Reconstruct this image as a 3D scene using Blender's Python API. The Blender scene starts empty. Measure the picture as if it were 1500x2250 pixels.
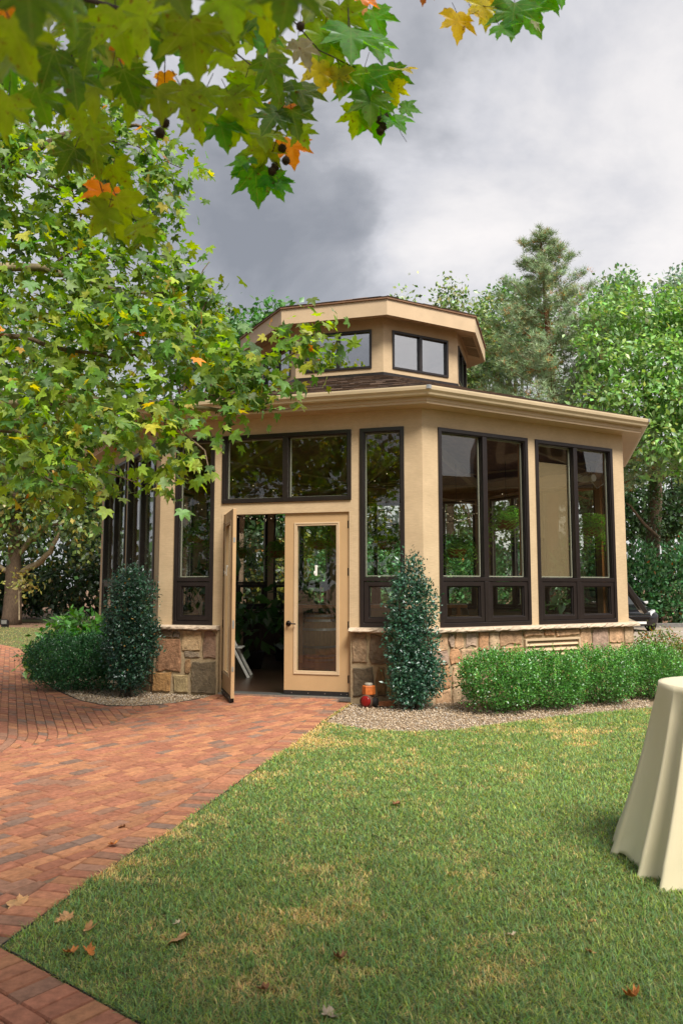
import bpy, bmesh, math, random
import numpy as np
from mathutils import Vector, Matrix
random.seed(7); rng = np.random.default_rng(7)
PI = math.pi
S = bpy.context.scene
C = S.collection

# ------------------------------------------------------------------ camera
CAM_H, PITCH, FPX = 1.4414, 0.0974, 1701.77
cam_d = bpy.data.cameras.new('camera'); cam = bpy.data.objects.new('camera', cam_d); C.objects.link(cam)
cam.location = (0, 0, CAM_H); cam.rotation_euler = (PI/2 + PITCH, 0, 0)
cam_d.sensor_fit = 'VERTICAL'; cam_d.sensor_height = 36; cam_d.sensor_width = 24
cam_d.lens = FPX/2250*36; cam_d.clip_start = 0.05; cam_d.clip_end = 2000
cam_d.dof.use_dof = True; cam_d.dof.focus_distance = 10.5; cam_d.dof.aperture_fstop = 5.6
S.camera = cam

# ------------------------------------------------------------------ world, sun, exposure
SUN_EL, SUN_AZ = math.radians(52), math.radians(153)          # azimuth measured clockwise from +Y
W = bpy.data.worlds.new('World'); S.world = W; W.use_nodes = True
nt = W.node_tree; nt.nodes.clear()
def N(t, ty, **k):
    n = t.nodes.new(ty)
    for a, b in k.items():
        if a == 'ins':
            for i, v in b.items(): n.inputs[i].default_value = v
        else: setattr(n, a, b)
    return n
def L(t, a, ao, b, bi): t.links.new(a.outputs[ao], b.inputs[bi])
def math_n(t, op, a, b=None, clamp=False):
    n = N(t, 'ShaderNodeMath', operation=op, use_clamp=clamp)
    for i, v in ((0, a), (1, b)):
        if v is None: continue
        if isinstance(v, (int, float)): n.inputs[i].default_value = v
        else: t.links.new(v, n.inputs[i])
    return n.outputs[0]
def ramp(t, fac, stops, interp='LINEAR'):
    r = N(t, 'ShaderNodeValToRGB'); e = r.color_ramp.elements; r.color_ramp.interpolation = interp
    while len(e) < len(stops): e.new(0.5)
    for i, (p, c) in enumerate(stops):
        e[i].position = p; e[i].color = (*c, 1) if len(c) == 3 else c
    if fac is not None: t.links.new(fac, r.inputs[0])
    return r.outputs[0]
out = N(nt, 'ShaderNodeOutputWorld'); bg = N(nt, 'ShaderNodeBackground'); bg.inputs[1].default_value = 0.09
L(nt, bg, 0, out, 0)
sky = N(nt, 'ShaderNodeTexSky', sky_type='NISHITA', sun_disc=False, sun_elevation=SUN_EL, sun_rotation=SUN_AZ)
tc = N(nt, 'ShaderNodeTexCoord'); sep = N(nt, 'ShaderNodeSeparateXYZ'); L(nt, tc, 'Generated', sep, 0)
zc = math_n(nt, 'ADD', math_n(nt, 'MAXIMUM', sep.outputs[2], 0.0), 0.42)      # the cloud deck seen in perspective
px_ = math_n(nt, 'DIVIDE', sep.outputs[0], zc); py_ = math_n(nt, 'DIVIDE', sep.outputs[1], zc)
cmb = N(nt, 'ShaderNodeCombineXYZ'); nt.links.new(px_, cmb.inputs[0]); nt.links.new(py_, cmb.inputs[1])
nz1 = N(nt, 'ShaderNodeTexNoise', ins={'Scale': 2.6, 'Detail': 9.0, 'Roughness': 0.57, 'Distortion': 0.35}); L(nt, cmb, 0, nz1, 'Vector')
mp2 = N(nt, 'ShaderNodeMapping'); mp2.inputs['Location'].default_value = (3.7, 1.3, 5.1); L(nt, cmb, 0, mp2, 0)
nz2 = N(nt, 'ShaderNodeTexNoise', ins={'Scale': 0.8, 'Detail': 3.0, 'Roughness': 0.5}); L(nt, mp2, 0, nz2, 'Vector')
# clouds thin towards the sun's side (east) and thicken to the west
east = math_n(nt, 'MULTIPLY', sep.outputs[0], 0.30)
lowb = math_n(nt, 'MULTIPLY', math_n(nt, 'SUBTRACT', 0.42, sep.outputs[2]), 0.10)
f = math_n(nt, 'ADD', math_n(nt, 'MULTIPLY', math_n(nt, 'SUBTRACT', nz1.outputs[0], 0.5), 1.5), math_n(nt, 'MULTIPLY', math_n(nt, 'SUBTRACT', nz2.outputs[0], 0.5), .5))
f = math_n(nt, 'ADD', math_n(nt, 'ADD', f, east), math_n(nt, 'ADD', lowb, 0.56))
def cloud_lobe(px, py, width, amount):
    "one broad cloud mass in the direction seen at a pixel"
    c, s_ = math.cos(PITCH), math.sin(PITCH); r = (px-750)/FPX; u = -(py-1125)/FPX; d = Vector((r, c-u*s_, s_+u*c)).normalized()
    dp = N(nt, 'ShaderNodeVectorMath', operation='DOT_PRODUCT'); L(nt, wv_, 0, dp, 0); dp.inputs[1].default_value = d
    e = math_n(nt, 'POWER', 2.718, math_n(nt, 'MULTIPLY', math_n(nt, 'SUBTRACT', dp.outputs['Value'], 1.0), 2/width**2)); return math_n(nt, 'MULTIPLY', e, amount)
# cloud masses have ragged, billowing outlines: their directions are displaced by noise
nz3 = N(nt, 'ShaderNodeTexNoise', ins={'Scale': 3.2, 'Detail': 6.0, 'Roughness': .55}); L(nt, tc, 'Generated', nz3, 'Vector')
v1 = N(nt, 'ShaderNodeVectorMath', operation='SUBTRACT'); L(nt, nz3, 'Color', v1, 0); v1.inputs[1].default_value = (.5, .5, .5)
v2 = N(nt, 'ShaderNodeVectorMath', operation='SCALE'); L(nt, v1, 0, v2, 0); v2.inputs['Scale'].default_value = .42
v3 = N(nt, 'ShaderNodeVectorMath', operation='ADD'); L(nt, tc, 'Generated', v3, 0); L(nt, v2, 0, v3, 1); wv_ = N(nt, 'ShaderNodeVectorMath', operation='NORMALIZE'); L(nt, v3, 0, wv_, 0)
for a_ in ((520, 550, .15, -.36), (250, 600, .3, -.04), (780, 600, .12, -.40), (960, 110, .16, -.36), (640, 330, .15, .20), (1180, 470, .22, .20), (900, 400, .14, .14), (1350, 100, .14, .12), (1400, 330, .12, -.18), (830, 490, .05, -.2), (1150, 260, .10, .14)):
    f = math_n(nt, 'ADD', f, cloud_lobe(*a_))
f = math_n(nt, 'ADD', f, 0.0, True)
ccol = ramp(nt, f, [(0.06, (.76, .79, .87)), (0.34, (1.12, 1.14, 1.22)), (0.56, (1.85, 1.84, 1.92)), (0.78, (2.42, 2.34, 2.32)), (1.0, (2.78, 2.64, 2.56))])
mixs = N(nt, 'ShaderNodeMixRGB', ins={'Fac': 0.96}); L(nt, sky, 0, mixs, 1); nt.links.new(ccol, mixs.inputs[2]); L(nt, mixs, 0, bg, 0)

sl = bpy.data.lights.new('sun', 'SUN'); sl.energy = 1.5; sl.angle = math.radians(22); sl.color = (1.0, 0.93, 0.83)
so = bpy.data.objects.new('sun', sl); C.objects.link(so); so.location = (20, -20, 30)
sd = Vector((math.sin(SUN_AZ)*math.cos(SUN_EL), math.cos(SUN_AZ)*math.cos(SUN_EL), math.sin(SUN_EL)))
so.rotation_euler = (-sd).to_track_quat('-Z', 'Y').to_euler()
S.view_settings.view_transform = 'Standard'; S.view_settings.look = 'None'
S.view_settings.exposure = 2.05; S.view_settings.gamma = 1; S.view_settings.use_curve_mapping = False
S.render.engine = 'CYCLES'
S.cycles.max_bounces = 8; S.cycles.diffuse_bounces = 3; S.cycles.glossy_bounces = 3
S.cycles.transparent_max_bounces = 24; S.cycles.caustics_reflective = False; S.cycles.caustics_refractive = False
S.cycles.use_denoising = True

# ------------------------------------------------------------------ helpers
def gp(px, py, z=0.0):
    "ground point under a pixel of the photograph (surveying aid)"
    c, s = math.cos(PITCH), math.sin(PITCH); r = (px-750)/FPX; u = -(py-1125)/FPX
    d = (r, c-u*s, s+u*c); t = (z-CAM_H)/d[2]
    return Vector((d[0]*t, d[1]*t, z))
def at(px, py, Y):
    c, s = math.cos(PITCH), math.sin(PITCH); r = (px-750)/FPX; u = -(py-1125)/FPX
    d = (r, c-u*s, s+u*c); t = Y/d[1]
    return Vector((d[0]*t, Y, CAM_H+d[2]*t))
def tag(o, label=None, cat=None, group=None, kind=None):
    if label: o['label'] = label
    if cat: o['category'] = cat
    if group: o['group'] = group
    if kind: o['kind'] = kind
    return o
def thing(name, loc, label, cat, group=None, rz=0):
    o = bpy.data.objects.new(name, None); C.objects.link(o); o.location = loc; o.rotation_euler = (0, 0, rz)
    o.empty_display_size = 0.2
    return tag(o, label, cat, group)
def link(name, me, parent=None, mats=()):
    o = bpy.data.objects.new(name, me); C.objects.link(o)
    for m in mats: me.materials.append(m)
    if parent is not None:
        o.parent = parent
        b = parent
        w = Vector((0, 0, 0))
    return o
def par(o, parent):
    "parent keeping geometry that is given in world coordinates"
    bpy.context.view_layer.update if False else None
    o.parent = parent
    m = Matrix.Identity(4); chain = []
    p = parent
    while p is not None: chain.append(p); p = p.parent
    for p in reversed(chain): m = m @ p.matrix_parent_inverse @ Matrix.LocRotScale(p.location, p.rotation_euler, p.scale)
    o.matrix_parent_inverse = m.inverted()
    return o
class MB:
    def __init__(s): s.v = []; s.f = []; s.c = []; s.col = (1, 1, 1); s.mi = []; s.m = 0
    def vs(s, pts):
        b = len(s.v); s.v += [tuple(p) for p in pts]; s.c += [s.col]*len(pts); return b
    def fs(s, faces, b=0):
        for f in faces: s.f.append([i+b for i in f]); s.mi.append(s.m)
    def hexa(s, p):     # 8 points: bottom loop 0-3, top loop 4-7
        b = s.vs(p); s.fs([(0, 3, 2, 1), (4, 5, 6, 7), (0, 1, 5, 4), (1, 2, 6, 5), (2, 3, 7, 6), (3, 0, 4, 7)], b)
    def box(s, F, u0, u1, n0, n1, z0, z1):
        s.hexa([F(u0, n1, z0), F(u1, n1, z0), F(u1, n0, z0), F(u0, n0, z0), F(u0, n1, z1), F(u1, n1, z1), F(u1, n0, z1), F(u0, n0, z1)])
    def ring(s, F, u0, u1, z0, z1, w, n0, n1, wb=None):
        "mitred picture frame; wb = other width for the bottom rail"
        wb = w if wb is None else wb
        o = [(u0, z0), (u1, z0), (u1, z1), (u0, z1)]; i = [(u0+w, z0+wb), (u1-w, z0+wb), (u1-w, z1-w), (u0+w, z1-w)]
        b = s.vs([F(u, n1, z) for u, z in o]+[F(u, n1, z) for u, z in i]+[F(u, n0, z) for u, z in o]+[F(u, n0, z) for u, z in i])
        for k in range(4):
            j = (k+1) % 4
            s.fs([(k, j, 4+j, 4+k), (8+j, 8+k, 12+k, 12+j), (8+k, 8+j, j, k), (4+k, 4+j, 12+j, 12+k)], b)
    def prism(s, poly, z0, z1):
        n = len(poly); b = s.vs([(p[0], p[1], z0) for p in poly]+[(p[0], p[1], z1) for p in poly])
        s.fs([tuple(range(n-1, -1, -1)), tuple(range(n, 2*n))]+[(k, (k+1) % n, n+(k+1) % n, n+k) for k in range(n)], b)
    def tube(s, pts, radii, n=8, cap=True):
        pts = [Vector(p) for p in pts]; b = len(s.v); up = Vector((0.13, 0.31, 0.94))
        if isinstance(radii, (int, float)): radii = [radii]*len(pts)
        X = None
        for i, p in enumerate(pts):
            t = (pts[min(i+1, len(pts)-1)]-pts[max(i-1, 0)]).normalized()
            if X is None:
                X = t.cross(up)
                if X.length < .05: X = t.cross(Vector((1, 0, 0)))
            X = (X-t*X.dot(t)).normalized(); Y = t.cross(X)
            s.vs([p+(X*math.cos(2*PI*k/n)+Y*math.sin(2*PI*k/n))*radii[i] for k in range(n)])
        for i in range(len(pts)-1):
            for k in range(n):
                j = (k+1) % n; s.fs([(i*n+k, i*n+j, (i+1)*n+j, (i+1)*n+k)], b)
        if cap: s.fs([tuple(range(n-1, -1, -1)), tuple((len(pts)-1)*n+k for k in range(n))], b)
    def lathe(s, c, prof, n=24, cap=False):
        c = Vector(c); b = len(s.v)
        for r, z in prof: s.vs([(c.x+r*math.cos(2*PI*k/n), c.y+r*math.sin(2*PI*k/n), c.z+z) for k in range(n)])
        for i in range(len(prof)-1):
            for k in range(n):
                j = (k+1) % n; s.fs([(i*n+k, i*n+j, (i+1)*n+j, (i+1)*n+k)], b)
        if cap: s.fs([tuple(range(n-1, -1, -1)), tuple((len(prof)-1)*n+k for k in range(n))], b)
    def mesh(s, name, mats, smooth=False):
        me = bpy.data.meshes.new(name); me.from_pydata(s.v, [], s.f)
        a = me.color_attributes.new('col', 'FLOAT_COLOR', 'POINT')
        if s.v: a.data.foreach_set('color', np.array([(*c[:3], 1) for c in s.c], np.float32).ravel())
        for m in (mats if isinstance(mats, (list, tuple)) else [mats]): me.materials.append(m)
        me.polygons.foreach_set('material_index', s.mi)
        if smooth: me.polygons.foreach_set('use_smooth', [True]*len(me.polygons))
        me.update(); return me
    def build(s, name, mats, parent=None, smooth=False, bevel=0, label=None, kind=None):
        o = bpy.data.objects.new(name, s.mesh(name, mats, smooth)); C.objects.link(o)
        if parent is not None: par(o, parent)
        if bevel:
            m = o.modifiers.new('bevel', 'BEVEL'); m.width = bevel; m.segments = 2; m.limit_method = 'ANGLE'; m.angle_limit = 0.6
        if label: o['label'] = label
        if kind: o['kind'] = kind
        return o
def Fw(o, U, Nn):
    o = Vector(o); U = Vector(U); Nn = Vector(Nn)
    return lambda u, n, z: o+U*u+Nn*n+Vector((0, 0, z))
WF = lambda u, n, z: Vector((u, n, z))
def tmesh(name, V, T, col=None, mats=(), parent=None, smooth=False, kind=None):
    "big triangle mesh straight from numpy arrays"
    me = bpy.data.meshes.new(name); nv, ntr = len(V), len(T)
    me.vertices.add(nv); me.vertices.foreach_set('co', np.ascontiguousarray(V, np.float32).ravel())
    me.loops.add(ntr*3); me.loops.foreach_set('vertex_index', np.ascontiguousarray(T, np.int32).ravel())
    me.polygons.add(ntr); me.polygons.foreach_set('loop_start', np.arange(0, ntr*3, 3, dtype=np.int32))
    if smooth: me.polygons.foreach_set('use_smooth', np.ones(ntr, bool))
    if col is not None:
        a = me.color_attributes.new('col', 'FLOAT_COLOR', 'POINT')
        a.data.foreach_set('color', np.concatenate([col, np.ones((nv, 1))], 1).astype(np.float32).ravel())
    for m in mats: me.materials.append(m)
    me.update(calc_edges=True)
    o = bpy.data.objects.new(name, me); C.objects.link(o)
    if parent is not None: par(o, parent)
    if kind: o['kind'] = kind
    return o
def unit(a): return a/np.maximum(np.linalg.norm(a, axis=-1, keepdims=True), 1e-9)
def leaves(name, P, D, Nn, size, tpl, col, mat, parent=None, kind='stuff'):
    V, T = tpl; V = np.array(V, float); T = np.array(T); n = len(P); k = len(V)
    Y = unit(D); X = unit(np.cross(Y, Nn)); Z = np.cross(X, Y)
    size = np.broadcast_to(size, (n,))
    W_ = P[:, None]+size[:, None, None]*(V[None, :, :1]*X[:, None]+V[None, :, 1:2]*Y[:, None]+V[None, :, 2:]*Z[:, None])
    TT = (T[None]+(np.arange(n)*k)[:, None, None]).reshape(-1, 3)
    cc = np.repeat(col, k, axis=0)
    o = tmesh(name, W_.reshape(-1, 3), TT, cc, [mat], parent, kind=kind)
    if tpl is PLANE_T:
        a = o.data.attributes.new('leafxy', 'FLOAT_VECTOR', 'POINT'); a.data.foreach_set('vector', np.tile(V, (n, 1)).astype(np.float32).ravel())
    return o
# leaf shapes (axis along +Y, unit long, a fold along the midrib)
OVAL = ([(0, 0, 0), (.26, .4, .07), (0, 1, -.05), (-.26, .4, .07), (0, .45, 0)], [(0, 1, 4), (1, 2, 4), (2, 3, 4), (3, 0, 4)])
DIAM = ([(0, 0, 0), (.3, .45, .06), (0, 1, 0), (-.3, .45, .06)], [(0, 1, 2), (0, 2, 3)])
def plane_leaf(teeth):
    h = [(.02, 0), (.22, -.12), (.44, -.02), (.62, .10), (.43, .25), (.60, .50), (.66, .68), (.40, .55), (.22, .50), (.17, .72)]
    if teeth:
        h = [(.02, 0), (.14, -.11), (.27, -.10), (.36, -.02), (.48, -.03), (.53, .07), (.66, .13), (.54, .17), (.49, .24), (.41, .25), (.47, .36),
             (.55, .41), (.57, .52), (.67, .66), (.54, .62), (.49, .58), (.37, .57), (.23, .47), (.24, .60), (.18, .66), (.19, .78), (.09, .84)]
    o = [(0, .02)]+h+[(0, 1.02)]+[(-x, y) for x, y in reversed(h)]
    ctr = (0, .28, -.02)
    V = [ctr]+[(x, y, .26*abs(x)-.42*(y-.3)**2*(1 if y > .3 else .2)-.42*x*x+.05*math.sin(7*y+4*x)) for x, y in o]
    n = len(o)
    return V, [(0, 1+(k+1) % n, 1+k) for k in range(n)]
PLANE, PLANE_T = plane_leaf(False), plane_leaf(True)
def rand_unit(n): return unit(rng.normal(size=(n, 3)))
def jit(base, n, s=.25, hue=.12):
    "per-leaf colour: natural variation of brightness and hue"
    b = 1.4*np.array(base)[None]*(1+s*rng.normal(size=(n, 1))).clip(.4, 1.9)
    return (b*(1+hue*rng.normal(size=(n, 3)))).clip(.004, 1)
def blobs_points(blobs, n, shell=.5, cl=14, cr=.16):
    "clumped points through the volume of a set of ellipsoids: (centre, radii)"
    w = np.array([r[0]*r[1]*r[2] if np.ndim(r) else r**3 for _, r in blobs])**.8; w /= w.sum()
    m = max(1, n//cl); bi = rng.choice(len(blobs), m, p=w)
    cen = np.array([tuple(b[0]) for b in blobs])[bi]; rad = np.array([b[1] if np.ndim(b[1]) else (b[1],)*3 for b in blobs])[bi]
    d = rand_unit(m); rr = (1-shell)*rng.random(m)**(1/3)+shell*(1-.22*np.abs(rng.normal(size=m))).clip(.2, 1.12)
    cc = cen+d*rad*rr[:, None]
    k = rng.integers(0, m, n); P = cc[k]+rng.normal(size=(n, 3))*cr
    return P, d[k], k

# ------------------------------------------------------------------ materials
def new_mat(name):
    m = bpy.data.materials.new(name); m.use_nodes = True; t = m.node_tree
    return m, t, t.nodes['Principled BSDF']
def noise_bump(t, p, scale, strength, dist=.01, detail=6, vec=None, rough=.6, stretch=None):
    tcn = N(t, 'ShaderNodeTexCoord'); src = tcn.outputs['Object']
    if stretch:
        mp = N(t, 'ShaderNodeMapping'); mp.inputs['Scale'].default_value = stretch; t.links.new(src, mp.inputs[0]); src = mp.outputs[0]
    n = N(t, 'ShaderNodeTexNoise', ins={'Scale': scale, 'Detail': detail, 'Roughness': rough}); t.links.new(src, n.inputs['Vector'])
    b = N(t, 'ShaderNodeBump', ins={'Strength': strength, 'Distance': dist}); L(t, n, 0, b, 'Height'); L(t, b, 0, p, 'Normal')
    return n
def mat(name, col, rough=.6, scale=None, var=.25, bump=0, dist=.005, metal=0, spec=.4, attr=False, bscale=None, stretch=None, detail=6):
    "principled paint/stone/wood with tone variation and fine relief"
    m, t, p = new_mat(name); p.inputs['Roughness'].default_value = rough; p.inputs['Metallic'].default_value = metal
    p.inputs['Specular IOR Level'].default_value = spec
    if attr:
        a = N(t, 'ShaderNodeAttribute', attribute_name='col'); base = a.outputs['Color']
    else:
        r = N(t, 'ShaderNodeRGB'); r.outputs[0].default_value = (*col, 1); base = r.outputs[0]
    if scale:
        tcn = N(t, 'ShaderNodeTexCoord'); src = tcn.outputs['Object']
        if stretch:
            mp = N(t, 'ShaderNodeMapping'); mp.inputs['Scale'].default_value = stretch; t.links.new(src, mp.inputs[0]); src = mp.outputs[0]
        n = N(t, 'ShaderNodeTexNoise', ins={'Scale': scale, 'Detail': detail, 'Roughness': .62}); t.links.new(src, n.inputs['Vector'])
        rr = ramp(t, n.outputs[0], [(.3, (1-var,)*3), (.7, (1+var*.7,)*3)])
        mx = N(t, 'ShaderNodeMixRGB', blend_type='MULTIPLY', ins={'Fac': 1}); t.links.new(base, mx.inputs[1]); t.links.new(rr, mx.inputs[2]); base = mx.outputs[0]
    t.links.new(base, p.inputs['Base Color'])
    if bump: noise_bump(t, p, bscale or (scale or 20)*2, bump, dist, stretch=stretch)
    return m
def leaf_mat(name, rough=.42, trans=.35, gloss=.06, spots=False):
    m, t, p = new_mat(name); t.nodes.remove(p); o = t.nodes['Material Output']
    a = N(t, 'ShaderNodeAttribute', attribute_name='col'); c = a.outputs['Color']
    tcn = N(t, 'ShaderNodeTexCoord')
    n = N(t, 'ShaderNodeTexNoise', ins={'Scale': 38.0, 'Detail': 4.0}); t.links.new(tcn.outputs['Object'], n.inputs['Vector'])
    rr = ramp(t, n.outputs[0], [(.3, (.78,)*3), (.7, (1.2,)*3)])
    mx = N(t, 'ShaderNodeMixRGB', blend_type='MULTIPLY', ins={'Fac': 1}); t.links.new(c, mx.inputs[1]); t.links.new(rr, mx.inputs[2]); c = mx.outputs[0]
    if spots:
        n2 = N(t, 'ShaderNodeTexNoise', ins={'Scale': 75.0, 'Detail': 3.0, 'Roughness': .7}); t.links.new(tcn.outputs['Object'], n2.inputs['Vector'])
        sp = ramp(t, n2.outputs[0], [(.60, (0, 0, 0)), (.68, (.8, .8, .8))])
        mx2 = N(t, 'ShaderNodeMixRGB', ins={'Color2': (.16, .06, .015, 1)}); t.links.new(sp, mx2.inputs[0]); t.links.new(c, mx2.inputs[1]); c = mx2.outputs[0]
    if spots:                                        # palmate veins, paler than the blade
        at_ = N(t, 'ShaderNodeAttribute', attribute_name='leafxy'); sx = N(t, 'ShaderNodeSeparateXYZ'); L(t, at_, 'Vector', sx, 0)
        x_ = math_n(t, 'ABSOLUTE', sx.outputs[0]); y_ = math_n(t, 'SUBTRACT', sx.outputs[1], .02); th = math_n(t, 'ARCTAN2', x_, y_); rr_ = math_n(t, 'SQRT', math_n(t, 'ADD', math_n(t, 'MULTIPLY', x_, x_), math_n(t, 'MULTIPLY', y_, y_)))
        md_ = None
        for k_ in (0, .75, 1.42):
            d_ = math_n(t, 'ABSOLUTE', math_n(t, 'SUBTRACT', th, k_)); md_ = d_ if md_ is None else math_n(t, 'MINIMUM', md_, d_)
        main = math_n(t, 'MULTIPLY', md_, rr_)
        ws = math_n(t, 'ABSOLUTE', math_n(t, 'SUBTRACT', math_n(t, 'FRACT', math_n(t, 'ADD', math_n(t, 'MULTIPLY', rr_, 9.0), math_n(t, 'MULTIPLY', main, -9.0))), .5))
        v_ = math_n(t, 'MAXIMUM', math_n(t, 'SUBTRACT', 1.0, math_n(t, 'MULTIPLY', main, 70.0), True), math_n(t, 'MULTIPLY', math_n(t, 'SUBTRACT', 1.0, math_n(t, 'MULTIPLY', ws, 9.0), True), .35))
        mv = N(t, 'ShaderNodeMixRGB', ins={'Color2': (.42, .44, .12, 1)}); t.links.new(math_n(t, 'MULTIPLY', v_, .45), mv.inputs[0]); t.links.new(c, mv.inputs[1]); c = mv.outputs[0]
    d = N(t, 'ShaderNodeBsdfDiffuse'); tr = N(t, 'ShaderNodeBsdfTranslucent'); g = N(t, 'ShaderNodeBsdfGlossy', ins={'Roughness': rough})
    hs = N(t, 'ShaderNodeHueSaturation', ins={'Hue': .485, 'Saturation': 1.15, 'Value': 1.6}); t.links.new(c, hs.inputs['Color'])
    t.links.new(c, d.inputs[0]); L(t, hs, 0, tr, 0); g.inputs[0].default_value = (.9, .95, 1, 1)
    m1 = N(t, 'ShaderNodeMixShader', ins={0: trans}); L(t, d, 0, m1, 1); L(t, tr, 0, m1, 2)
    lw = N(t, 'ShaderNodeLayerWeight', ins={'Blend': .5}); fr = math_n(t, 'ADD', math_n(t, 'MULTIPLY', math_n(t, 'POWER', lw.outputs['Facing'], 4), .22), gloss)
    m2 = N(t, 'ShaderNodeMixShader'); t.links.new(fr, m2.inputs[0]); L(t, m1, 0, m2, 1); L(t, g, 0, m2, 2); L(t, m2, 0, o, 0)
    return m
M = {}
def paint(name, c):
    # tan paint on resawn siding: close horizontal saw marks
    m, t, p = new_mat(name); p.inputs['Roughness'].default_value = .62; p.inputs['Specular IOR Level'].default_value = .3
    tcn = N(t, 'ShaderNodeTexCoord')
    mp = N(t, 'ShaderNodeMapping'); mp.inputs['Scale'].default_value = (14, 14, 110); t.links.new(tcn.outputs['Object'], mp.inputs[0])
    n = N(t, 'ShaderNodeTexNoise', ins={'Scale': 1.0, 'Detail': 3.0, 'Roughness': .6}); L(t, mp, 0, n, 'Vector')
    n2 = N(t, 'ShaderNodeTexNoise', ins={'Scale': 2.2, 'Detail': 6.0, 'Roughness': .65}); t.links.new(tcn.outputs['Object'], n2.inputs['Vector'])
    a = ramp(t, n.outputs[0], [(.3, (.9,)*3), (.65, (1.04,)*3)]); b = ramp(t, n2.outputs[0], [(.28, (.86, .845, .82)), (.7, (1.06,)*3)])
    mx = N(t, 'ShaderNodeMixRGB', blend_type='MULTIPLY', ins={'Fac': 1}); t.links.new(a, mx.inputs[1]); t.links.new(b, mx.inputs[2])
    m2 = N(t, 'ShaderNodeMixRGB', blend_type='MULTIPLY', ins={'Fac': 1, 'Color2': (*c, 1)}); L(t, mx, 0, m2, 1); L(t, m2, 0, p, 'Base Color')
    bp = N(t, 'ShaderNodeBump', ins={'Strength': .35, 'Distance': .004}); L(t, n, 0, bp, 'Height'); L(t, bp, 0, p, 'Normal')
    return m
M['wall'] = paint('tan_siding', (.56, .425, .268))
M['trim'] = mat('tan_trim_paint', (.56, .42, .27), .5, 3, .08, .06, .002)
M['door'] = mat('tan_door_paint', (.49, .325, .17), .42, 2.5, .06, .04, .002)
M['gutter'] = mat('gutter_paint', (.58, .47, .31), .35, 2, .1)
M['frame'] = mat('dark_bronze_aluminium', (.018, .013, .012), .32, 9, .2, 0, spec=.5)
M['spacer'] = mat('glazing_spacer', (.42, .42, .36), .4)
M['black'] = mat('black_rubber', (.012, .011, .011), .55, 20, .3)
M['bronze'] = mat('oil_rubbed_bronze', (.02, .014, .011), .3, metal=.7)
M['steel'] = mat('brushed_steel', (.5, .5, .48), .35, 30, .15, metal=.9)
M['white'] = mat('white_paint', (.75, .74, .70), .5, 6, .06)
M['sillstone'] = mat('limestone_sill', (.55, .44, .33), .85, 18, .22, .5, .012)
M['stone'] = mat('fieldstone', None, .9, 13, .45, .9, .016, attr=True, bscale=26, detail=12)
M['mortar'] = mat('sandy_mortar', (.37, .28, .17), .95, 30, .25, .6, .006)
M['shingle'] = mat('brown_shingle', None, .92, 60, .35, .6, .004, attr=True)
M['ceil'] = mat('brown_stained_ceiling', (.20, .105, .055), .6, 3, .25, .1, .004, stretch=(3, 3, .4))
M['beam'] = mat('pale_timber', (.30, .23, .13), .6, 5, .2)
M['wood'] = mat('orange_timber', (.46, .21, .07), .45, 4, .3, .1, .003, stretch=(6, 6, .6))
M['oak'] = mat('barrel_oak', (.55, .33, .13), .5, 5, .3, .15, .003, stretch=(9, 9, .8))
M['floor'] = mat('dark_wood_floor', (.05, .028, .018), .28, 3, .5, .15, .003, stretch=(.6, 7, 1))
M['brick'] = mat('clay_paver', None, .86, 24, .34, .6, .005, attr=True, bscale=70, detail=10)
M['bedding'] = mat('path_sand', (.19, .13, .085), .95, 60, .4)
M['soil'] = mat('lawn_soil', (.13, .115, .045), .95, 14, .5, .4, .01)
M['gravelbase'] = mat('gravel_fines', (.27, .20, .13), .95, 120, .5, .6, .008)
M['pebble'] = mat('pea_gravel', None, .8, attr=True)
M['mulch'] = mat('brown_mulch', (.22, .13, .08), .95, 40, .5, .8, .02)
M['asphalt'] = mat('sandy_concrete', (.36, .30, .24), .9, 9, .15, .2, .004)
M['kerb'] = mat('grey_kerb', (.2, .19, .18), .85, 9, .3)
M['bark'] = mat('grey_brown_bark', (.17, .12, .08), .9, 14, .45, .9, .03, stretch=(2, 2, .7))
M['barkpale'] = mat('pale_plane_bark', (.30, .24, .15), .85, 9, .5, .4, .01)
M['barkred'] = mat('pine_bark', (.24, .10, .045), .9, 12, .4, .8, .03)
M['twig'] = mat('dark_twig', (.055, .038, .025), .8, 30, .3)
M['grass'] = leaf_mat('grass_blade', .5, .42, .03)
M['leaf'] = leaf_mat('leaf', .42, .35, .05)
M['plane'] = leaf_mat('plane_leaf', .5, .5, .022)
M['near'] = leaf_mat('near_plane_leaf', .5, .66, .012, True)
M['glossy'] = leaf_mat('glossy_evergreen_leaf', .36, .2, .055)
M['needle'] = leaf_mat('needle', .5, .15, .05)
M['frond'] = leaf_mat('fern_frond', .5, .35, .04)
M['dry'] = leaf_mat('dry_leaf', .5, .2, .03)
M['ball'] = mat('seed_ball', (.07, .05, .025), .9, 120, .4, 1, .01)
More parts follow.
